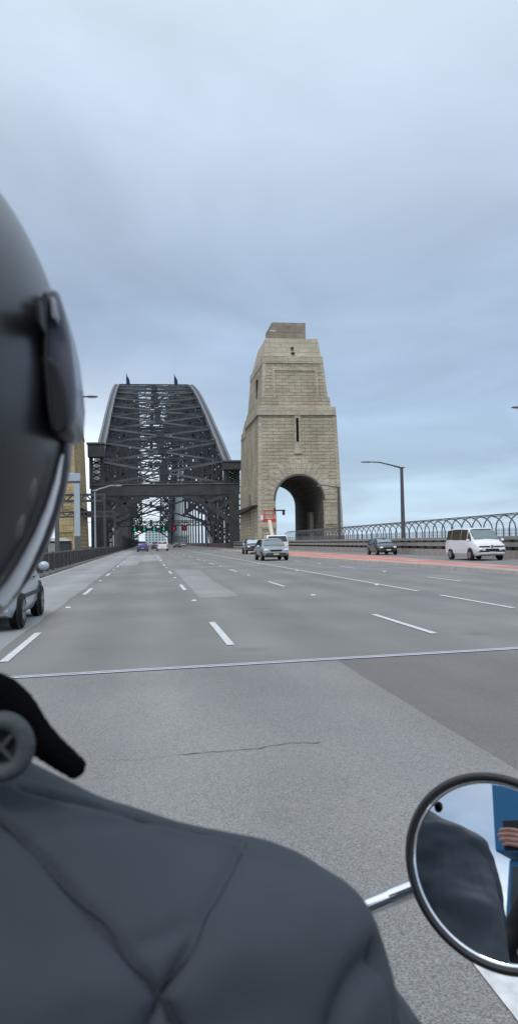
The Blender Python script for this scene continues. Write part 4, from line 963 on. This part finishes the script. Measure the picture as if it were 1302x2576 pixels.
# ---------------------------------------------------------------- motorcycle with round mirror
mc = thing('motorcycle', (-.149, .75, 0), 'motorcycle under the rider with a round black rimmed mirror', 'motorcycle')
ML = (-.149, .75, 0)
MC = Vector((.346, .771, 1.113)); Pn = Vector((.370, .766, 1.165))
Rm = .95
nrm = ((Vector((0, 0, 1.45))-Pn).normalized()-(Pn-MC)/Rm).normalized()
ax = nrm.cross(Vector((0, 0, 1))).normalized(); ay = ax.cross(nrm).normalized(); ax = -ax
dg_ = math.radians(42)   # long axis leans from upper left to lower right
e1 = (-ax*math.cos(dg_)+ay*math.sin(dg_)).normalized(); e2 = e1.cross(nrm).normalized()
ra, rb_ = .0945, .0855
def disc(r, a, z): return MC+e1*(ra*r*math.cos(a))+e2*(rb_*r*math.sin(a))+nrm*z
b = MB(); NS = 96
sag = lambda r: -(ra*r)**2/(2*Rm)
rows = [[disc(r, 2*math.pi*k/NS, sag(r)) for k in range(NS)] for r in [.02]+[i/24 for i in range(1, 24)]+[.955]]
b.loft(rows, False); b.bm.faces.new([v for v in b.bm.verts[:NS]]) if False else None
b.face(rows[0])
mir = bpy.data.objects.new('mirror', None); COL.objects.link(mir); mir.parent = mc; mir.location = MC-Vector(ML)
def mo(o): o.location = tuple(-c for c in MC); return o
gm = mat('mirror_glass', (.80, .83, .86), .0, 1)
g_ = b.build('mirror_glass', gm, mir, True, angle=180); mo(g_)
b = MB(); b.loft([[disc(1.0+.05*math.cos(v), 2*math.pi*k/NS, .0045*math.sin(v)*1.6-.006) for v in [2*math.pi*j/14 for j in range(14)]] for k in range(NS+1)], False)
mo(b.build('mirror_rim', mat('rim_black', (.012, .012, .014), .35), mir, True))
b = MB(); b.loft([[disc(r, 2*math.pi*k/48, z) for k in range(48)] for r, z in ((1.02, -.012), (.99, -.026), (.8, -.04), (.4, -.05), (.1, -.052))])
mo(b.build('mirror_back', chrome, mir, True))
b = MB(); b.tube([(.300, .863, 1.066), (.242, .872, 1.043), (.139, .888, 1.005), (.12, .89, .995)], .0088, 20)
so = b.build('mirror_stem', chrome, mc, True); off(so, ML)
b = MB(); b.tube([(.372, .82, 1.11), (.33, .853, 1.08), (.262, .869, 1.051)], .0095, 20); off(b.build('mirror_stem', chrome, mc, True), ML)
b = MB(); b.tube([(.2, .83, .98), (.12, .86, 1.0), (0, .93, .98), (-.149, .95, .97), (-.298, .93, .98), (-.418, .86, 1.0), (-.498, .83, .98)], .0125, 14); off(b.build('handlebar', chrome, mc, True), ML)
for s in (1, -1): b = MB(); b.tube([(-.149+s*.26, .865, 1.0), (-.149+s*.37, .82, .975)], .018, 14); off(b.build('grip', black_m, mc, True), ML)
b = MB(); b.ell((-.149, .78, .78), (.14, .22, .12), 24, 14); off(b.build('fuel_tank', P_black, mc, True), ML)
b = MB(); b.ell((-.149, .35, .70), (.15, .26, .06), 24, 12); off(b.build('seat', black_m, mc, True), ML)
b = MB(); b.ell((-.149, 1.03, .86), (.09, .09, .09), 20, 12); off(b.build('headlight', chrome, mc, True), ML)
b = MB(); b.box(-.30, .40, .30, 0, .80, .66); off(b.build('engine', galv, mc, bevel=.03), ML)
for s in (1, -1): b = MB(); b.tube([(-.149+s*.08, .95, .93), (-.149+s*.08, 1.3, .33)], .02, 12); off(b.build('fork', chrome, mc, True), ML)
for yy in (1.3, -.25):
    wh = MB().lathe([(-.05, .24), (-.06, .3), (0, .33), (.06, .3), (.05, .24)], 'x', (0, 0, 0), 32).build('wheel', tyre_m, mc, True); wh.location = (0, yy-.75, .335)
    MB().lathe([(-.04, .05), (-.04, .235), (.04, .235), (.04, .05)], 'x', (0, 0, 0), 32).build('rim', chrome, wh, True)

# ---------------------------------------------------------------- passenger holding the phone (seen in the mirror)
pt = mat('passenger_jacket', (.012, .013, .016), .8, bump=.002, bscale=25)
ps = thing('person', (0.06, -.36, .78), 'passenger in black jacket seen in the mirror, hand raised to a phone', 'person'); PL = (.06, -.36, .78)
b = MB()
b.tube([(.06, -.36, .78), (.06, -.37, 1.0), (.06, -.36, 1.2), (.06, -.35, 1.30), (.06, -.34, 1.40)], [.16, .17, .18, .10, .055], 20)
b.tube([(.06, -.34, 1.28), (.20, -.30, 1.22), (.24, -.20, 1.10), (.16, -.12, 1.22), (.085, -.075, 1.31)], [.08, .065, .052, .042, .034], 14)
b.tube([(.06, -.34, 1.28), (-.13, -.32, 1.20), (-.20, -.25, 1.02), (-.2, -.1, .92)], [.08, .065, .052, .045], 14)
b.tube([(.13, -.33, .84), (.22, .0, .86), (.26, .25, .84), (.24, .24, .5)], [.09, .08, .065, .05], 14)
b.tube([(-.01, -.33, .84), (-.42, .0, .86), (-.50, .25, .84), (-.48, .24, .5)], [.09, .08, .065, .05], 14)
j2 = b.build('jacket', pt, None); r_ = j2.modifiers.new('r', 'REMESH'); r_.mode = 'VOXEL'; r_.voxel_size = .012; s_ = j2.modifiers.new('s', 'SMOOTH'); s_.iterations = 5; bake(j2); j2.parent = ps; off(j2, PL)
b = MB(); b.ell((.06, -.30, 1.535), (.115, .14, .15), 28, 18); off(b.build('helmet', hs, ps, True), PL)
b = MB()   # palm and five fingers wrapping the phone
b.tube([(.10, -.07, 1.315), (.07, -.045, 1.35), (.035, -.028, 1.375)], [.027, .033, .030], 12)
b.ell((.03, -.026, 1.385), (.036, .016, .040), 16, 10)
for (z, x1_, rr_) in ((1.418, -.070, .0088), (1.398, -.078, .0093), (1.378, -.073, .009), (1.359, -.058, .0078)):
    b.tube([(.035, -.022, z-.004), (.005, -.014, z+.004), (-.03, -.0105, z+.007), (x1_+.012, -.0105, z+.006), (x1_, -.015, z+.004)], [rr_*1.1, rr_*1.05, rr_, rr_*.92, rr_*.6], 10)
b.tube([(.045, -.035, 1.405), (.04, -.045, 1.435), (.02, -.050, 1.452), (.0, -.050, 1.457)], [.013, .012, .0105, .007], 10)
bmesh.ops.translate(b.bm, verts=b.bm.verts, vec=(-.03, 0, 0)); hd = b.build('hand', skin, None); r_ = hd.modifiers.new('r', 'REMESH'); r_.mode = 'VOXEL'; r_.voxel_size = .0022; s_ = hd.modifiers.new('s', 'SMOOTH'); s_.iterations = 4; bake(hd); hd.parent = ps; off(hd, PL)
ph = MB().box(-.092, -.036, 1.345, .012, -.027, 1.472).build('smartphone', black_m, None, bevel=.003); tag(ph, 'black phone held up by the passenger, seen in the mirror', 'phone')
